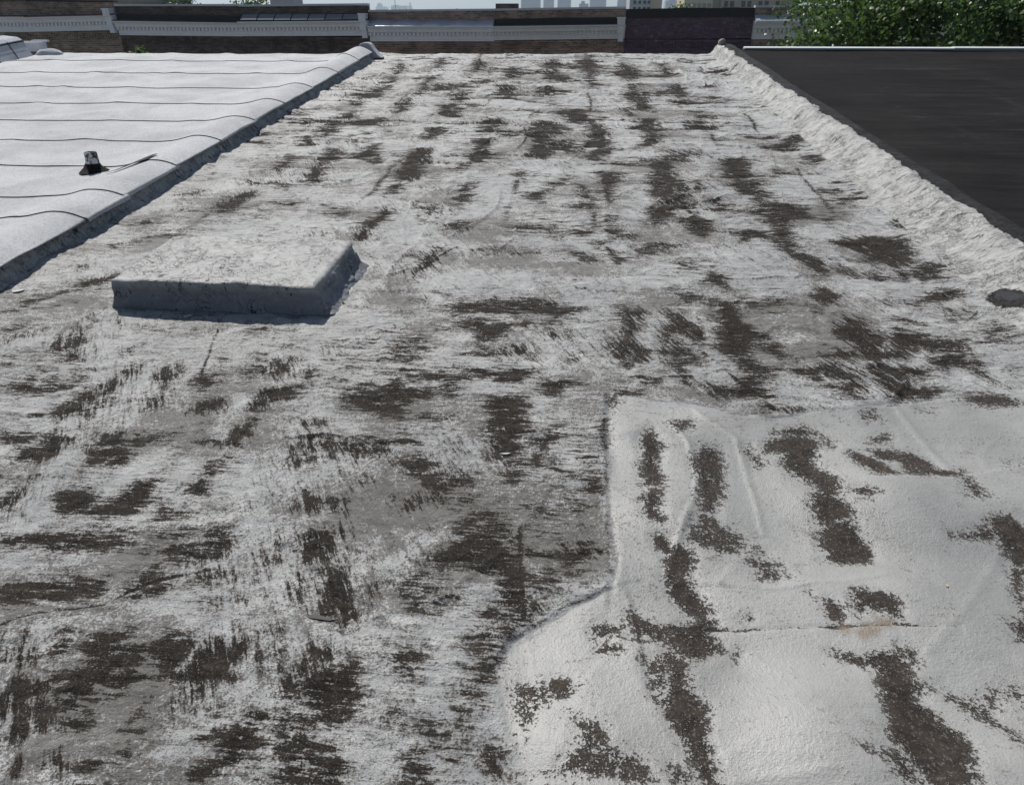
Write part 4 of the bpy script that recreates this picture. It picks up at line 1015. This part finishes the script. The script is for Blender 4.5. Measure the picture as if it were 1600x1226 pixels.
# higher party curb at the far side of the white roof, wrapped in the same sheet
pc = empty('party_curb', (-7.9, 5.0, .5)); tag(pc, 'blue-white membrane-wrapped curb at the left edge of the white roof', 'curb', 'party curbs between the roofs')
cuts = [-2.2, .0, 2.0, 4.0, 6.0, 8.0, 9.3, 10.25, 10.62, 10.95]
for a, b in zip(cuts[:-1], cuts[1:]):
    m = MB(); P_ = [(-7.58,.03),(-7.63,.07),(-7.70,.20),(-7.74,.292),(-7.80,.325),(-8.00,.345),(-8.14,.33),(-8.20,.20),(-8.24,.0)]
    lo = [(x, a, SLOPE*a+z) for x, z in P_]; hi = [(x, b-.006, SLOPE*b+z+(0)) for x, z in P_]; n = len(P_)
    m.add(lo+hi, [(i, i+1, n+i+1, n+i) for i in range(n-1)] + [tuple(range(n)), tuple(range(n, 2*n))[::-1]])
    child(m.build('membrane_wrap', M_BLUEGREY), pc)
m = MB(); m.box(-8.19, -7.66, -2.2, 10.93, -.5, .05)
for a in cuts[1:-1]:
    P_ = [(-7.576,.032),(-7.626,.073),(-7.695,.203),(-7.735,.296)]
    k_ = len(P_); m.add([(x, a-.012, SLOPE*a+z) for x, z in P_]+[(x, a+.006, SLOPE*a+z+.001) for x, z in P_], [(i, i+1, k_+i+1, k_+i) for i in range(k_-1)])
P_ = [(-7.724,.266),(-7.733,.282)]
m.add([(x, -2.2, SLOPE*-2.2+z) for x, z in P_]+[(x, 10.95, SLOPE*10.95+z) for x, z in P_], [(0,1,3,2)])
child(m.build('bitumen_seam', M_BITUMEN), pc)
o = blob('end_stub', (-7.50, 11.12, SLOPE*11.12+.075), (.20, .12, .085), M_BLUEGREY, 7, 3, .10); child(o, pc)
gt = empty('gutter', (-8.2, 11.3, 1.1)); tag(gt, 'white metal gutter end beside the wrapped curb at far left', 'gutter')
m = MB(); zg = 1.12
m.sweep_x([(11.20,zg),(11.20,zg+.015),(11.215,zg+.015),(11.225,zg-.085),(11.33,zg-.085),(11.35,zg+.03),(11.39,zg+.03),(11.39,zg+.018),(11.362,zg+.018),(11.342,zg-.10),(11.212,zg-.10)], -10.5, -7.72); child(m.build('trough', M_METAL), gt)
m = MB(); m.box(-7.72, -7.70, 11.2, 11.39, zg-.1, zg+.02); m.box(-7.90, -7.66, 11.36, 11.42, zg+.02, zg+.045); child(m.build('end_cap', M_METAL), gt)
far_left = under(-12.0, -8.21, -2.15, 11.18, .06); fl = far_left.build('roof', M_WHITE); tag(fl, 'neighbouring roof beyond the wrapped curb at far left', 'roof', kind='structure')

# torn hole at the foot of the right curb: dark slab added to stand in for the opening
def slab(name, poly, zoff, thick, mat, tilt=(0, 0)):
    c = np.mean(poly, 0); m = MB(); n = len(poly)
    top = [(x, y, SLOPE*y + zoff + thick + (x-c[0])*tilt[0] + (y-c[1])*tilt[1]) for x, y in poly]
    bot = [(x, y, z - thick) for x, y, z in top]
    m.add(top+bot, [tuple(range(n)), tuple(range(n, 2*n))[::-1]] + [(i, n+i, n+(i+1)%n, (i+1)%n) for i in range(n)])
    return m.build(name, mat)
M_SLATE = simple('dark_opening_fill', (.038, .040, .047), .8, .3, 20, bump=.003); M_SLATE.node_tree.nodes['Principled BSDF'].inputs['Specular IOR Level'].default_value = .15
sc_ = slab('opening_slab', [(2.01,3.40),(2.025,3.46),(2.06,3.51),(2.075,3.50),(2.125,3.42),(2.115,3.385),(2.06,3.345),(2.02,3.35)], .034, .008, M_SLATE, (.42, .05))
tag(sc_, 'dark slate-grey slab standing in for the torn opening at the foot of the right curb', 'torn opening')
M_CHIP = simple('pale_coating_chip', (.45, .44, .42), .7, .2, 40); M_DKCHIP = simple('dark_bitumen_flake', (.028, .026, .024), .7, .3, 30); M_TANLEAF = simple('dry_tan_leaf', (.42, .32, .18), .7, .3, 60)
def chip(name, x, y, l, w, ang, mat, label, cat, h=.004):
    a = R(ang); pts = []
    for k in range(9):
        t = 2*math.pi*k/9; r_ = 1 + .25*math.sin(k*2.3+x*7)
        px_, py_ = l*r_*math.cos(t), w*r_*math.sin(t)
        pts.append((x + px_*math.cos(a) - py_*math.sin(a), y + px_*math.sin(a) + py_*math.cos(a)))
    zloc = float(Z[np.searchsorted(ys, y), min(np.searchsorted(xs, x), len(xs)-1)])
    return tag(slab(name, pts, zloc, h, mat, (.04, -.06)), label, cat)
chip('coating_chip', -0.181, 2.130, 0.018, 0.004, 4, M_CHIP, 'white sliver of coating lying on the dark central patch', 'chip')
chip('bitumen_flake', -0.607, 1.385, 0.038, 0.007, -8, M_DKCHIP, 'curled dark flake lying left of centre near the front', 'flake')
chip('coating_chip', -1.749, 3.094, 0.020, 0.012, 30, M_CHIP, 'pale crumb of coating at the front foot of the hatch box', 'chip')
chip('dry_leaf', 1.049, 1.599, 0.006, 0.003, 60, M_TANLEAF, 'tiny dry tan leaf on the smooth coating at right', 'leaf')
chip('bitumen_flake', -0.764, 2.754, 0.020, 0.006, 60, M_DKCHIP, 'small dark curled flake right of and before the hatch box', 'flake')
chip('coating_lump', -2.726, 3.310, 0.030, 0.016, 20, M_CHIP, 'pale coating lump by the left curb foot', 'lump')


# ------------------------------------------------------------------ street between the two rows
def sheet(name, x0, x1, y0, y1, z, mat, kind='structure', thick=None):
    m = MB()
    if thick: m.box(x0, x1, y0, y1, z-thick, z)
    else: m.add([(x0,y0,z),(x1,y0,z),(x1,y1,z),(x0,y1,z)], [(0,1,2,3)])
    return tag(m.build(name, mat), kind=kind)
tag(sheet('ground', -7000, 7000, -3000, 8000, GROUND-.15, M_GROUND), 'wide city ground far below the roofs')
tag(sheet('road', -300, 300, 15.2, 27.4, GROUND-.14, M_ASPHALT), 'asphalt street between the facing rows')
tag(sheet('pavement', -300, 300, 12.2, 15.2, GROUND, M_CONCRETE, thick=.14), 'concrete pavement below the near row')
tag(sheet('pavement', -300, 300, 27.4, 30.98, GROUND, M_CONCRETE, thick=.14), 'concrete pavement below the far row')

# ------------------------------------------------------------------ row houses across the street
FY = 31.0
M_GREYB2 = simple('dull_grey_flashing', (.20, .21, .225), .9, .2, 4)
M_GLASS = G('dark_window_glass').set(Base_Color=(.02, .025, .03), Roughness=.08, Specular_IOR_Level=.6)
def house(x0, x1, top, ct, cb, label, wallm, parm, cop='metal', cornice=M_PAINT, soft='none', console=False, corn=True):
    """top/ct/cb: (left,right) heights of the parapet top, cornice top, cornice bottom."""
    e = empty('row_house', ((x0+x1)/2, FY, GROUND)); tag(e, label, 'house', 'row houses across the street')
    x1 = x1 - .004
    d = lambda pr: pr[1]-pr[0]
    def part(mb, name, mat): return child(mb.build(name, mat), e)
    m = MB(); m.box(x0, x1, FY, FY+10.5, GROUND, cb[0]-.02, d(cb)); part(m, 'wall', wallm)
    # corbelled soldier bricks just under the cornice
    m = MB(); n = int((x1-x0)/.105)
    for i in range(n):
        xa = x0 + .02 + i*(x1-x0-.04)/n; zz = cb[0] + d(cb)*(i/n) - .30
        m.box(xa, xa+.055, FY-.035, FY+.02, zz, zz+.20)
    m.box(x0+.003, x1-.003, FY-.045, FY+.02, cb[0]-.10, cb[0]-.045, d(cb)); m.box(x0+.003, x1-.003, FY-.03, FY+.02, cb[0]-.365, cb[0]-.31, d(cb))
    tag(part(m, 'corbel_course', wallm), kind='stuff')
    # brick parapet standing up above the cornice
    m = MB(); m.box(x0, x1, FY+.05, FY+.30, cb[0]-.02, top[0]-.04, d(top)); part(m, 'parapet', parm)
    if cop == 'metal': m = MB(); m.box(x0, x1, FY+.01, FY+.34, top[0]-.04, top[0]+.03, d(top)); part(m, 'coping', M_COPING)
    elif cop == 'tar':
        m = MB()
        for k in range(8):
            xa, xb = x0+(x1-x0)*k/8, x0+(x1-x0)*(k+1)/8-.003
            m.box(xa, xb, FY+.02, FY+.33, top[0]+d(top)*k/8-.045, top[0]+d(top)*k/8+.015+.02*random.random(), d(top)/8)
        part(m, 'coping', M_DARKTRIM)
    m = MB(); m.box(x0, x1, FY+.30, FY+10.5, cb[0]-.02, top[0]-.35, d(top)); part(m, 'roof', M_GREYROOF)
    # windows on the street side
    for k in range(2):
        wx_ = x0 + (x1-x0)*(.28+.44*k)
        m = MB(); m.box(wx_-.48, wx_+.48, FY-.03, FY+.02, cb[0]-2.6, cb[0]-.85); w_ = part(m, 'window', M_PAINT)
        m = MB(); m.box(wx_-.42, wx_+.42, FY-.045, FY-.02, cb[0]-2.52, cb[0]-.93); child(m.build('pane', M_GLASS), w_)
    if corn:
        H_ = ct[0]-cb[0]; b = cb[0]
        y = FY-.001
        prof = [(y,b),(y-.06,b),(y-.06,b+.10*H_),(y-.075,b+.12*H_),(y-.075,b+.34*H_),(y-.10,b+.36*H_),(y-.10,b+.56*H_),(y-.24,b+.585*H_),(y-.26,b+.66*H_),(y-.27,b+.74*H_),(y-.31,b+.85*H_),(y-.36,b+.93*H_),(y-.36,b+H_),(y+.05,b+H_+.02),(y+.05,b)]
        m = MB(); m.sweep_x(prof[::-1], x0+.001, x1, d(ct)*.5+d(cb)*.5); c_ = part(m, 'cornice', cornice)
        m = MB(); n = int((x1-x0)/.15)
        for i in range(n):
            xa = x0+.03+(x1-x0-.06)*i/n; dz = (d(ct)*.5+d(cb)*.5)*i/n
            m.box(xa, xa+.078, y-.21, y-.098, b+.38*H_+dz, b+.575*H_+dz)
        tag(child(m.build('dentil_course', cornice), c_), kind='stuff')
        if soft == 'silver':                                   # coated flashing sloping back from the cornice to the parapet
            m = MB(); nn = 14
            for k in range(nn):
                xa, xb = x0+(x1-x0)*k/nn, x0+(x1-x0)*(k+1)/nn; dz = d(ct)*k/nn; j = .02*math.sin(k*2.1+x0)
                m.add([(xa,y-.355,ct[0]+dz+.012),(xb,y-.355,ct[0]+dz+d(ct)/nn+.012),(xb,y+.045,ct[0]+dz+.20+.02*math.sin((k+1)*2.1+x0)),(xa,y+.045,ct[0]+dz+.20+j)], [(0,1,2,3)])
            part(m, 'flashing', M_SILVER)
        elif soft == 'maroon':
            m = MB(); m.box(x0+.01, x1-.01, y-.375, y-.02, ct[0]-.002, ct[0]+.055, d(ct)); part(m, 'flashing', M_MAROON)
        else:
            m = MB(); m.box(x0+.01, x1-.01, y-.37, y-.02, ct[0]+.004, ct[0]+.045, d(ct)); m.box(x0+.01, x1-.01, FY-.02, FY+.047, ct[0]+.02, ct[0]+.24, d(ct)); part(m, 'flashing', M_DARKTRIM)
        if console:
            for xx in ([x1-.30] if console != 'both' else [x0+.02, x1-.30]):
                dz = d(ct)
                m = MB(); m.box(xx, xx+.27, y-.40, y-.02, ct[0]+dz-.02, ct[0]+dz+.19); m.box(xx-.02, xx+.29, y-.43, y-.02, ct[0]+dz+.19, ct[0]+dz+.235)
                m.box(xx+.03, xx+.25, y-.33, y-.02, b+dz+.18, ct[0]+dz-.02); m.box(xx+.05, xx+.24, y-.24, y-.02, b+dz-.10, b+dz+.18)
                cn = part(m, 'console', cornice)
                m = MB(); lathe(m, 0, 0, [(.001,.0),(.055,.0),(.055,.018),(.03,.022),(.001,.022)], 14)
                ms = [(xx+.135+px_, y-.401-pz_, ct[0]+dz+.085+py_) for px_, py_, pz_ in m.v]; m.v = ms; child(m.build('rosette', cornice), cn)
    return e
house(-26.99, -21.35, (1.98,2.01), (1.41,1.41), (.84,.89), 'far tan brick house at the left frame edge with white dentil cornice', M_BRICK_TAN, M_BRICK_TAN, 'tar', soft='maroon')
house(-21.35, -17.80, (1.99,1.94), (1.39,1.46), (.87,.95), 'narrow far brick house whose white cornice has maroon capping and a rosette console', M_BRICK_TAN, M_BRICK_TAN, 'tar', soft='maroon', console=True)
house(-17.80, -12.84, (1.81,1.81), (1.26,1.20), (.76,.75), 'far house with sooty black parapet and sagging white cornice above the weeds', M_BRICK_SOOT, M_BRICK_SOOT, 'metal')
e = house(-12.84, -7.80, (1.79,1.83), (1.24,1.29), (.73,.74), 'far house with grey tar-seamed flashing panels above its white cornice', M_BRICK_SOOT, M_BRICK_SOOT, 'metal', soft='none', console=True)
for k in range(7):                                           # grey flashing panels between black tar seams
    xa = -12.7+.66*k; m = MB(); m.add([(xa,FY-.36,1.31),(xa+.62,FY-.36,1.315),(xa+.62,FY-.025,1.50),(xa,FY-.025,1.50)], [(0,1,2,3)]); m.add([(xa,FY-.36,1.27),(xa+.62,FY-.36,1.27),(xa+.62,FY-.36,1.315),(xa,FY-.36,1.31)], [(0,1,2,3)])
    child(m.build('flashing_panel', M_GREYB2), e)
house(-7.80, -3.00, (1.61,1.65), (1.09,1.09), (.56,.59), 'far tan brick house with bright silver-coated flashing over its white cornice', M_BRICK_TAN, M_BRICK_TAN, 'metal', soft='silver')
house(-3.00, 1.93, (1.65,1.72), (1.09,1.16), (.61,.67), 'far brick house with black tarred parapet foot and console at its right cornice end', M_BRICK_TAN, M_BRICK_TAN, 'metal', cornice=M_PAINT_B, console=True)
e = house(1.93, 6.63, (1.65,1.69), (1.16,1.17), (.67,.68), 'far house without cornice, faded purple paint on blackened brick', M_PURPLE, M_PURPLE, 'tar', corn=False)
m = MB(); m.box(1.935, 6.62, FY+.035, FY+.06, 1.36, 1.61, .04); child(m.build('tarred_band', M_DARKTRIM), e)
house(6.63, 11.29, (1.75,1.77), (1.27,1.30), (.66,.69), 'far house with pale green-white cornice half hidden behind the street tree', M_BRICK_TAN, M_BRICK_TAN, 'metal', cornice=M_PAINT_B, soft='silver')
house(11.29, 16.23, (1.79,1.81), (1.30,1.32), (.69,.72), 'far row house hidden behind the street tree crown', M_BRICK_RED, M_BRICK_TAN, 'metal', cornice=M_PAINT_B)
# roof things on the far row
m = MB(); m.box(-3.05, -2.2, FY+1.2, FY+2.0, 1.2, 1.86); tag(m.build('chimney', M_BRICK_SOOT), 'low dark chimney stub behind the silver-flashed parapet', 'chimney')
an = empty('antenna', (-7.4, FY+3, 1.3)); tag(an, 'thin roof antenna mast against the pale sky', 'antenna')
m = MB(); m.tube([(0,0,0),(0,0,1.25)], .012, 6); m.build('mast', M_COPING, an)
m = MB(); m.tube([(-.35,0,1.1),(.35,0,1.1)], .008, 5); m.tube([(-.25,0,.95),(.25,0,.95)], .008, 5); m.build('crossbar', M_COPING, an)

# ------------------------------------------------------------------ trees
def leaf_mat(name, a, b):
    g = G(name); p = g.pos(); at = g.attr('tint')
    c = g.mix(at, a, b); tr = g.t.nodes.new('ShaderNodeBsdfTranslucent'); g.put(tr.inputs[0], g.mix(.5, c, (.10, .20, .03)))
    g.set(Base_Color=c, Roughness=.42, Specular_IOR_Level=.5)
    mx = g.t.nodes.new('ShaderNodeMixShader'); mx.inputs[0].default_value = .38
    g.t.links.new(g.b.outputs[0], mx.inputs[1]); g.t.links.new(tr.outputs[0], mx.inputs[2]); g.t.links.new(mx.outputs[0], g.t.nodes['Material Output'].inputs[0])
    return g.m
M_LEAF = leaf_mat('street_tree_leaf', (.030, .070, .022), (.105, .165, .06))
M_LEAF2 = leaf_mat('dark_leaf', (.022, .045, .016), (.055, .09, .03))
M_LEAF3 = leaf_mat('pale_leaf', (.06, .11, .025), (.12, .17, .05))
def leaves(centres, per, spread, size, g):
    """folded pointed leaves around clump centres -> (verts, faces, tint)."""
    n = len(centres)*per
    c = np.repeat(centres, per, 0) + g.normal(0, 1, (n, 3))*spread*np.array([1, 1, .75])
    d = g.normal(0, 1, (n, 3)); d[:,2] -= .5; d /= np.linalg.norm(d, axis=1, keepdims=True)
    s = np.cross(d, g.normal(0, 1, (n, 3))); s /= np.linalg.norm(s, axis=1, keepdims=True)
    u = np.cross(s, d); L = size*g.uniform(.6, 1.3, (n, 1)); Wd = L*.42
    v = np.stack([c, c + d*L*.45 + s*Wd + u*L*.10, c + d*L, c + d*L*.45 - s*Wd + u*L*.10], 1).reshape(-1, 3)
    i = np.arange(n)*4; f = np.stack([np.stack([i, i+1, i+2], 1), np.stack([i, i+2, i+3], 1)], 1).reshape(-1, 3)
    t = np.repeat(np.clip(np.repeat(g.uniform(0, 1, len(centres)), per)*.6 + g.uniform(0, .5, n), 0, 1), 4)
    return v, f, t
def tri_mesh(name, v, f, tint):
    me = bpy.data.meshes.new(name); me.vertices.add(len(v)); me.vertices.foreach_set('co', v.astype(np.float32).ravel())
    me.loops.add(len(f)*3); me.loops.foreach_set('vertex_index', f.astype(np.int32).ravel())
    me.polygons.add(len(f)); me.polygons.foreach_set('loop_start', np.arange(len(f), dtype=np.int32)*3); me.update(calc_edges=True)
    at = me.attributes.new('tint', 'FLOAT', 'POINT'); at.data.foreach_set('value', tint.astype(np.float32)); return me
def tree(name, base, crown, rad, nclump, per, spread, size, mat, label, seed, trunk=.16, group=None, cat='tree'):
    g = np.random.default_rng(seed); e = empty(name, base); tag(e, label, cat, group)
    cr = np.array(crown) - np.array(base); rad = np.array(rad)
    d = g.normal(0, 1, (nclump, 3)); d /= np.linalg.norm(d, axis=1, keepdims=True)
    q = cr + d*rad*(g.uniform(.12, 1, (nclump, 1))**.45)*(1 + .22*np.sin(d[:, :1]*5+seed) + .15*np.sin(d[:, 2:]*7))
    v, f, t = leaves(q, per, spread, size, g); link('crown', tri_mesh('crown', v, f, t), mat, e)
    m = MB(); h = cr[2] - rad[2]*.55
    m.tube([(0,0,0),(.05*h*.1,.02,h*.35),(cr[0]*.35,cr[1]*.35,h*.75),(cr[0]*.7,cr[1]*.7,h+.1)], [trunk*1.3,trunk,trunk*.85,trunk*.7], 10)
    tipb = np.array((cr[0]*.7, cr[1]*.7, h))
    for k in range(16):
        tgt = q[k*len(q)//16]; midp = tipb + (tgt-tipb)*.5 + np.array((0, 0, .12*rad[2]))
        m.tube([tipb - (0,0,.2), midp, tgt], [trunk*.4, trunk*.22, trunk*.06], 6)
    m.build('trunk', M_BARK, e, True)
    return e
tree('street_tree', (8.45, 18.6, GROUND), (8.45, 18.6, .8), (4.0, 2.6, 3.1), 950, 84, .22, .092, M_LEAF, 'leafy green street tree rising behind the black roof at right', 21, .18, 'street trees')
tree('street_tree', (13.8, 20.4, GROUND), (13.6, 20.4, 1.2), (3.6, 2.6, 3.2), 520, 70, .26, .10, M_LEAF, 'second street tree crown merging in at the right frame edge', 22, .18, 'street trees')
tree('garden_tree', (8.0, 62.0, GROUND), (8.0, 62.0, .2), (1.15, 1.2, 2.1), 120, 40, .2, .15, M_LEAF3, 'small pale green treetop over the purple-painted parapet', 23, .12, 'trees behind the far row')
tree('garden_tree', (-26.6, 66.0, GROUND), (-26.6, 66.0, .2), (3.2, 2.4, 2.6), 220, 44, .32, .2, M_LEAF2, 'dark treetop over the sooty parapet, nearer the middle', 24, .16, 'trees behind the far row')
tree('garden_tree', (-31.5, 64.0, GROUND), (-31.5, 64.0, .1), (2.2, 2.2, 2.5), 160, 44, .3, .2, M_LEAF2, 'dark treetop at the top left beside the tan building', 25, .16, 'trees behind the far row')
# bare twigs of a tree behind the row, against the sky
e = empty('bare_tree', (-11.6, 46.0, GROUND)); tag(e, 'bare twigs of a dead tree sticking up against the sky', 'tree')
g_ = np.random.default_rng(4); m = MB(); m.tube([(0,0,0),(.1,0,5),(.2,0,8.4)], [.14,.10,.06], 8)
for k in range(9):
    a = g_.uniform(-.7, .7); L = g_.uniform(1.2, 2.0); b0 = np.array((.15, 0, g_.uniform(7.6, 8.6)))
    m.tube([b0, b0+(a*L*.5, .05, L*.45), b0+(a*L*1.1, .1, L*.8)], [.03,.018,.006], 5)
m.build('trunk', M_BARK, e)
# weeds rooted at the street edge of the white roof
def weed(x, y, z, h, n, seed, label):
    g = np.random.default_rng(seed); e = empty('weed', (x, y, z)); tag(e, label, 'weed', 'weeds at the edge of the white roof')
    m = MB(); cs = []
    for k in range(n):
        a = g.uniform(0, 6.28); r_ = g.uniform(.02, .22); hh = h*g.uniform(.5, 1)
        tip = (r_*math.cos(a), r_*math.sin(a)*.5, hh); m.tube([(0,0,0),(tip[0]*.4,tip[1]*.4,hh*.6),tip], [.006,.005,.003], 5)
        for q in (.45, .65, .82, 1): cs.append(np.array(tip)*(q**1.2, q**1.2, q))
    m.build('stem', M_BARK, e)
    v, f, t = leaves(np.array(cs), 6, .016, .042, g); link('foliage', tri_mesh('foliage', v, f, t), M_LEAF3, e)
weed(-6.28, 11.32, .93, .15, 5, 31, 'taller leafy weed sprouting at the street edge of the white roof')
weed(-6.58, 11.32, .93, .06, 3, 32, 'low weed just left of the taller one at the white roof edge')
weed(-6.06, 11.32, .93, .06, 3, 33, 'low weed just right of the taller one at the white roof edge')
e = weed(3.25, 12.24, .92, .17, 5, 34, 'yellow-green sprig at the left end of the white drip edge')

# ------------------------------------------------------------------ buildings behind and the far skyline
def block(name, x0, x1, y0, dep, ztop, mat, label, wins=None, winm=None, roofbits=None, group='buildings behind the far row'):
    e = empty(name, ((x0+x1)/2, y0, GROUND)); tag(e, label, 'building', group)
    m = MB(); m.box(x0, x1, y0, y0+dep, GROUND-.1, ztop); child(m.build('wall', mat), e)
    m = MB(); m.box(x0-.15, x1+.15, y0-.15, y0+dep+.15, ztop, ztop+.5); child(m.build('roof', M_CONCRETE), e)
    for (wx0, wx1, z0_, z1_) in wins or []:
        m = MB(); m.box(wx0, wx1, y0-.05, y0+.05, z0_, z1_); w_ = m.build('window', winm or M_GLASS); child(w_, e)
        m = MB(); m.box(wx0-.08, wx1+.08, y0-.12, y0-.002, z0_-.14, z0_-.02); child(m.build('sill', M_CONCRETE), e)
    return e
M_BEIGE = simple('beige_stone', (.40, .35, .27), .85, .08, .5); M_CREAM = simple('cream_render', (.56, .51, .40), .85, .06, .5); M_GREYB = simple('pale_grey_panel', (.46, .48, .50), .8, .06, .5)
M_TANB = simple('grey_tan_render', (.30, .28, .25), .85, .12, .3)
wins = []
for r_ in range(4):
    for xx in (38.9, 40.45, 43.3, 44.85, 47.6, 49.2, 52.0, 53.6): wins.append((xx, xx+1.0, 3.1-3.4*r_, 4.45-3.4*r_))
    for xx in (38.9, 40.45, 43.3, 44.85, 47.6, 49.2, 52.0, 53.6):
        if r_ < 2: wins.append((xx, xx+1.0, 6.5+3.4*r_, 7.85+3.4*r_))
block('apartment_building', 38.0, 57.5, 220, 18, 14.5, M_BEIGE, 'beige stone building with paired dark windows behind the street tree', wins)
wins = [(x_, x_+.95, 1.0+z_, 3.9+z_) for z_ in (-4.6, 0, 4.6) for x_ in (29.3, 30.6, 31.9, 33.2, 34.0+.5)]
block('apartment_building', 28.5, 35.8, 219, 16, 12, M_CREAM, 'cream building with tall narrow windows beside the beige one', wins, M_TANB)
block('apartment_building', 35.8, 38.0, 221, 16, 13.5, M_BEIGE, 'narrow blank beige side wall between the cream and beige buildings')
wins = [(x_, x_+.7, z_, z_+.7) for z_ in (2.4, 3.9, 5.4) for x_ in (15.6, 16.9, 18.2, 19.3)]
block('apartment_building', 14.6, 20.0, 222, 14, 11, M_GREYB, 'pale grey slab with small square windows above the purple house', wins)
block('apartment_building', 20.0, 23.3, 224, 14, 10, M_CREAM, 'plain pale slab behind the small treetop')
for k, (a, b, col) in enumerate([(-39.6,-36.8,M_TANB),(-36.8,-34.6,M_GREYB),(-34.6,-32.4,M_BEIGE)]):
    block('shed_roof_building', a, b, 58+.5*k, 9, 2.35-.04*k, col, ['grey-brown rear building at the top left', 'pale grey middle one of three rear buildings at the top left', 'beige rear building beside the dark treetops at the top left'][k])
m = MB(); m.box(-22.4, -20.6, 60, 62, GROUND, 2.5); o = m.build('chimney_stack', M_GREYB); tag(o, 'pale square chimney stack between the treetops and the sky', 'chimney')

def tower_mat(name, a, b, sx, sz):
    g = G(name); p = g.pos(); sep = g.t.nodes.new('ShaderNodeSeparateXYZ'); g.put(sep.inputs[0], p)
    fx = g.math('FRACT', g.mul(sep.outputs[0], 1/sx)); fz = g.math('FRACT', g.mul(sep.outputs[2], 1/sz))
    k = g.mul(g.ramp(fx, .18, .24), g.ramp(fz, .3, .36))
    g.set(Base_Color=g.mix(k, a, b), Roughness=.3); return g.m
M_T1 = tower_mat('blue_glass_curtain_wall', (.16, .24, .36), (.07, .14, .26), 4.5, 4.2)
M_T2 = tower_mat('pale_tower_cladding', (.40, .44, .50), (.16, .22, .30), 5.0, 4.0)
M_T3 = tower_mat('slate_tower_cladding', (.13, .18, .26), (.07, .10, .16), 6.0, 4.0)
def tower(x0, x1, y, zt, mat, label, steps=()):
    e = empty('skyline_tower', ((x0+x1)/2, y, GROUND)); tag(e, label, 'tower', 'far skyline towers')
    m = MB(); m.box(x0, x1, y, y+(x1-x0)*.9, GROUND, zt); child(m.build('shaft', mat), e)
    for (a, b, c, d_) in steps:
        w_ = x1-x0; m = MB(); m.box(x0+w_*a, x0+w_*b, y+w_*.2, y+w_*.7, zt+c, zt+d_); child(m.build('crown_block', mat), e)
    if not steps:
        w_ = x1-x0; m = MB(); m.box(x0+w_*.2, x0+w_*.6, y+w_*.2, y+w_*.6, zt, zt+5); child(m.build('plant_room', mat), e)
def tw(px_x0, px_x1, y): return px_x0*y/2000, px_x1*y/2000
T_ = [(-484,-460,3600,30,M_T2,'hazy far tower with stepped top left of the bare twigs',((.1,.6,0,9),(.2,.45,9,14))),
 (-446,-407,3600,33,M_T1,'hazy broad far tower right of the bare twigs',((.1,.4,0,3),)),
 (-405,-393,3700,22,M_T2,'hazy slim far tower with a pointed spire',((.2,.8,0,12),(.4,.6,12,26))),
 (-342,-316,3700,12,M_T2,'hazy low far block right of the antenna',()),
 (-289,-277,3700,20,M_T2,'hazy small square far tower over the tan parapet',()),
 (-270,-250,3700,9,M_T2,'hazy lowest far block over the tan parapet',()),
 (-128,-82,2000,70,M_T1,'broad blue glass skyline tower, leftmost of the tall ones',()),
 (-74,-49,2050,55,M_T2,'pale skyline tower right of the broad blue glass one',()),
 (-40,-8,2000,90,M_T1,'blue glass skyline tower in the middle of the group',()),
 (12,34,1800,21,M_T3,'low dark slate block among the glass towers',()),
 (37,76,2100,42,M_T1,'blue stepped glass tower right of the slate block',((0,.55,0,10),)),
 (103,127,2000,85,M_T1,'narrow deep blue tower beside the pale grey slab',()),
 (217,258,2000,30,M_T1,'low blue block left of the cream building',())]
for a, b, y, zt, mt, lab, stp in T_:
    k_ = y/2000; tower(a*k_, b*k_, y, zt, mt, lab, stp)

# ------------------------------------------------------------------ air
m = MB(); m.box(-7100, 7100, -3100, 8100, GROUND-1.2, 190)
hz = m.build('haze', None); g = bpy.data.materials.new('haze_air'); g.use_nodes = True; nt = g.node_tree
nt.nodes.remove(nt.nodes['Principled BSDF']); pv = nt.nodes.new('ShaderNodeVolumePrincipled')
pv.inputs['Color'].default_value = (.74, .885, 1.0, 1); pv.inputs['Density'].default_value = .00022; pv.inputs['Anisotropy'].default_value = .4
nt.links.new(pv.outputs[0], nt.nodes['Material Output'].inputs['Volume']); hz.data.materials.append(g); tag(hz, 'pale summer haze over the city', kind='stuff')
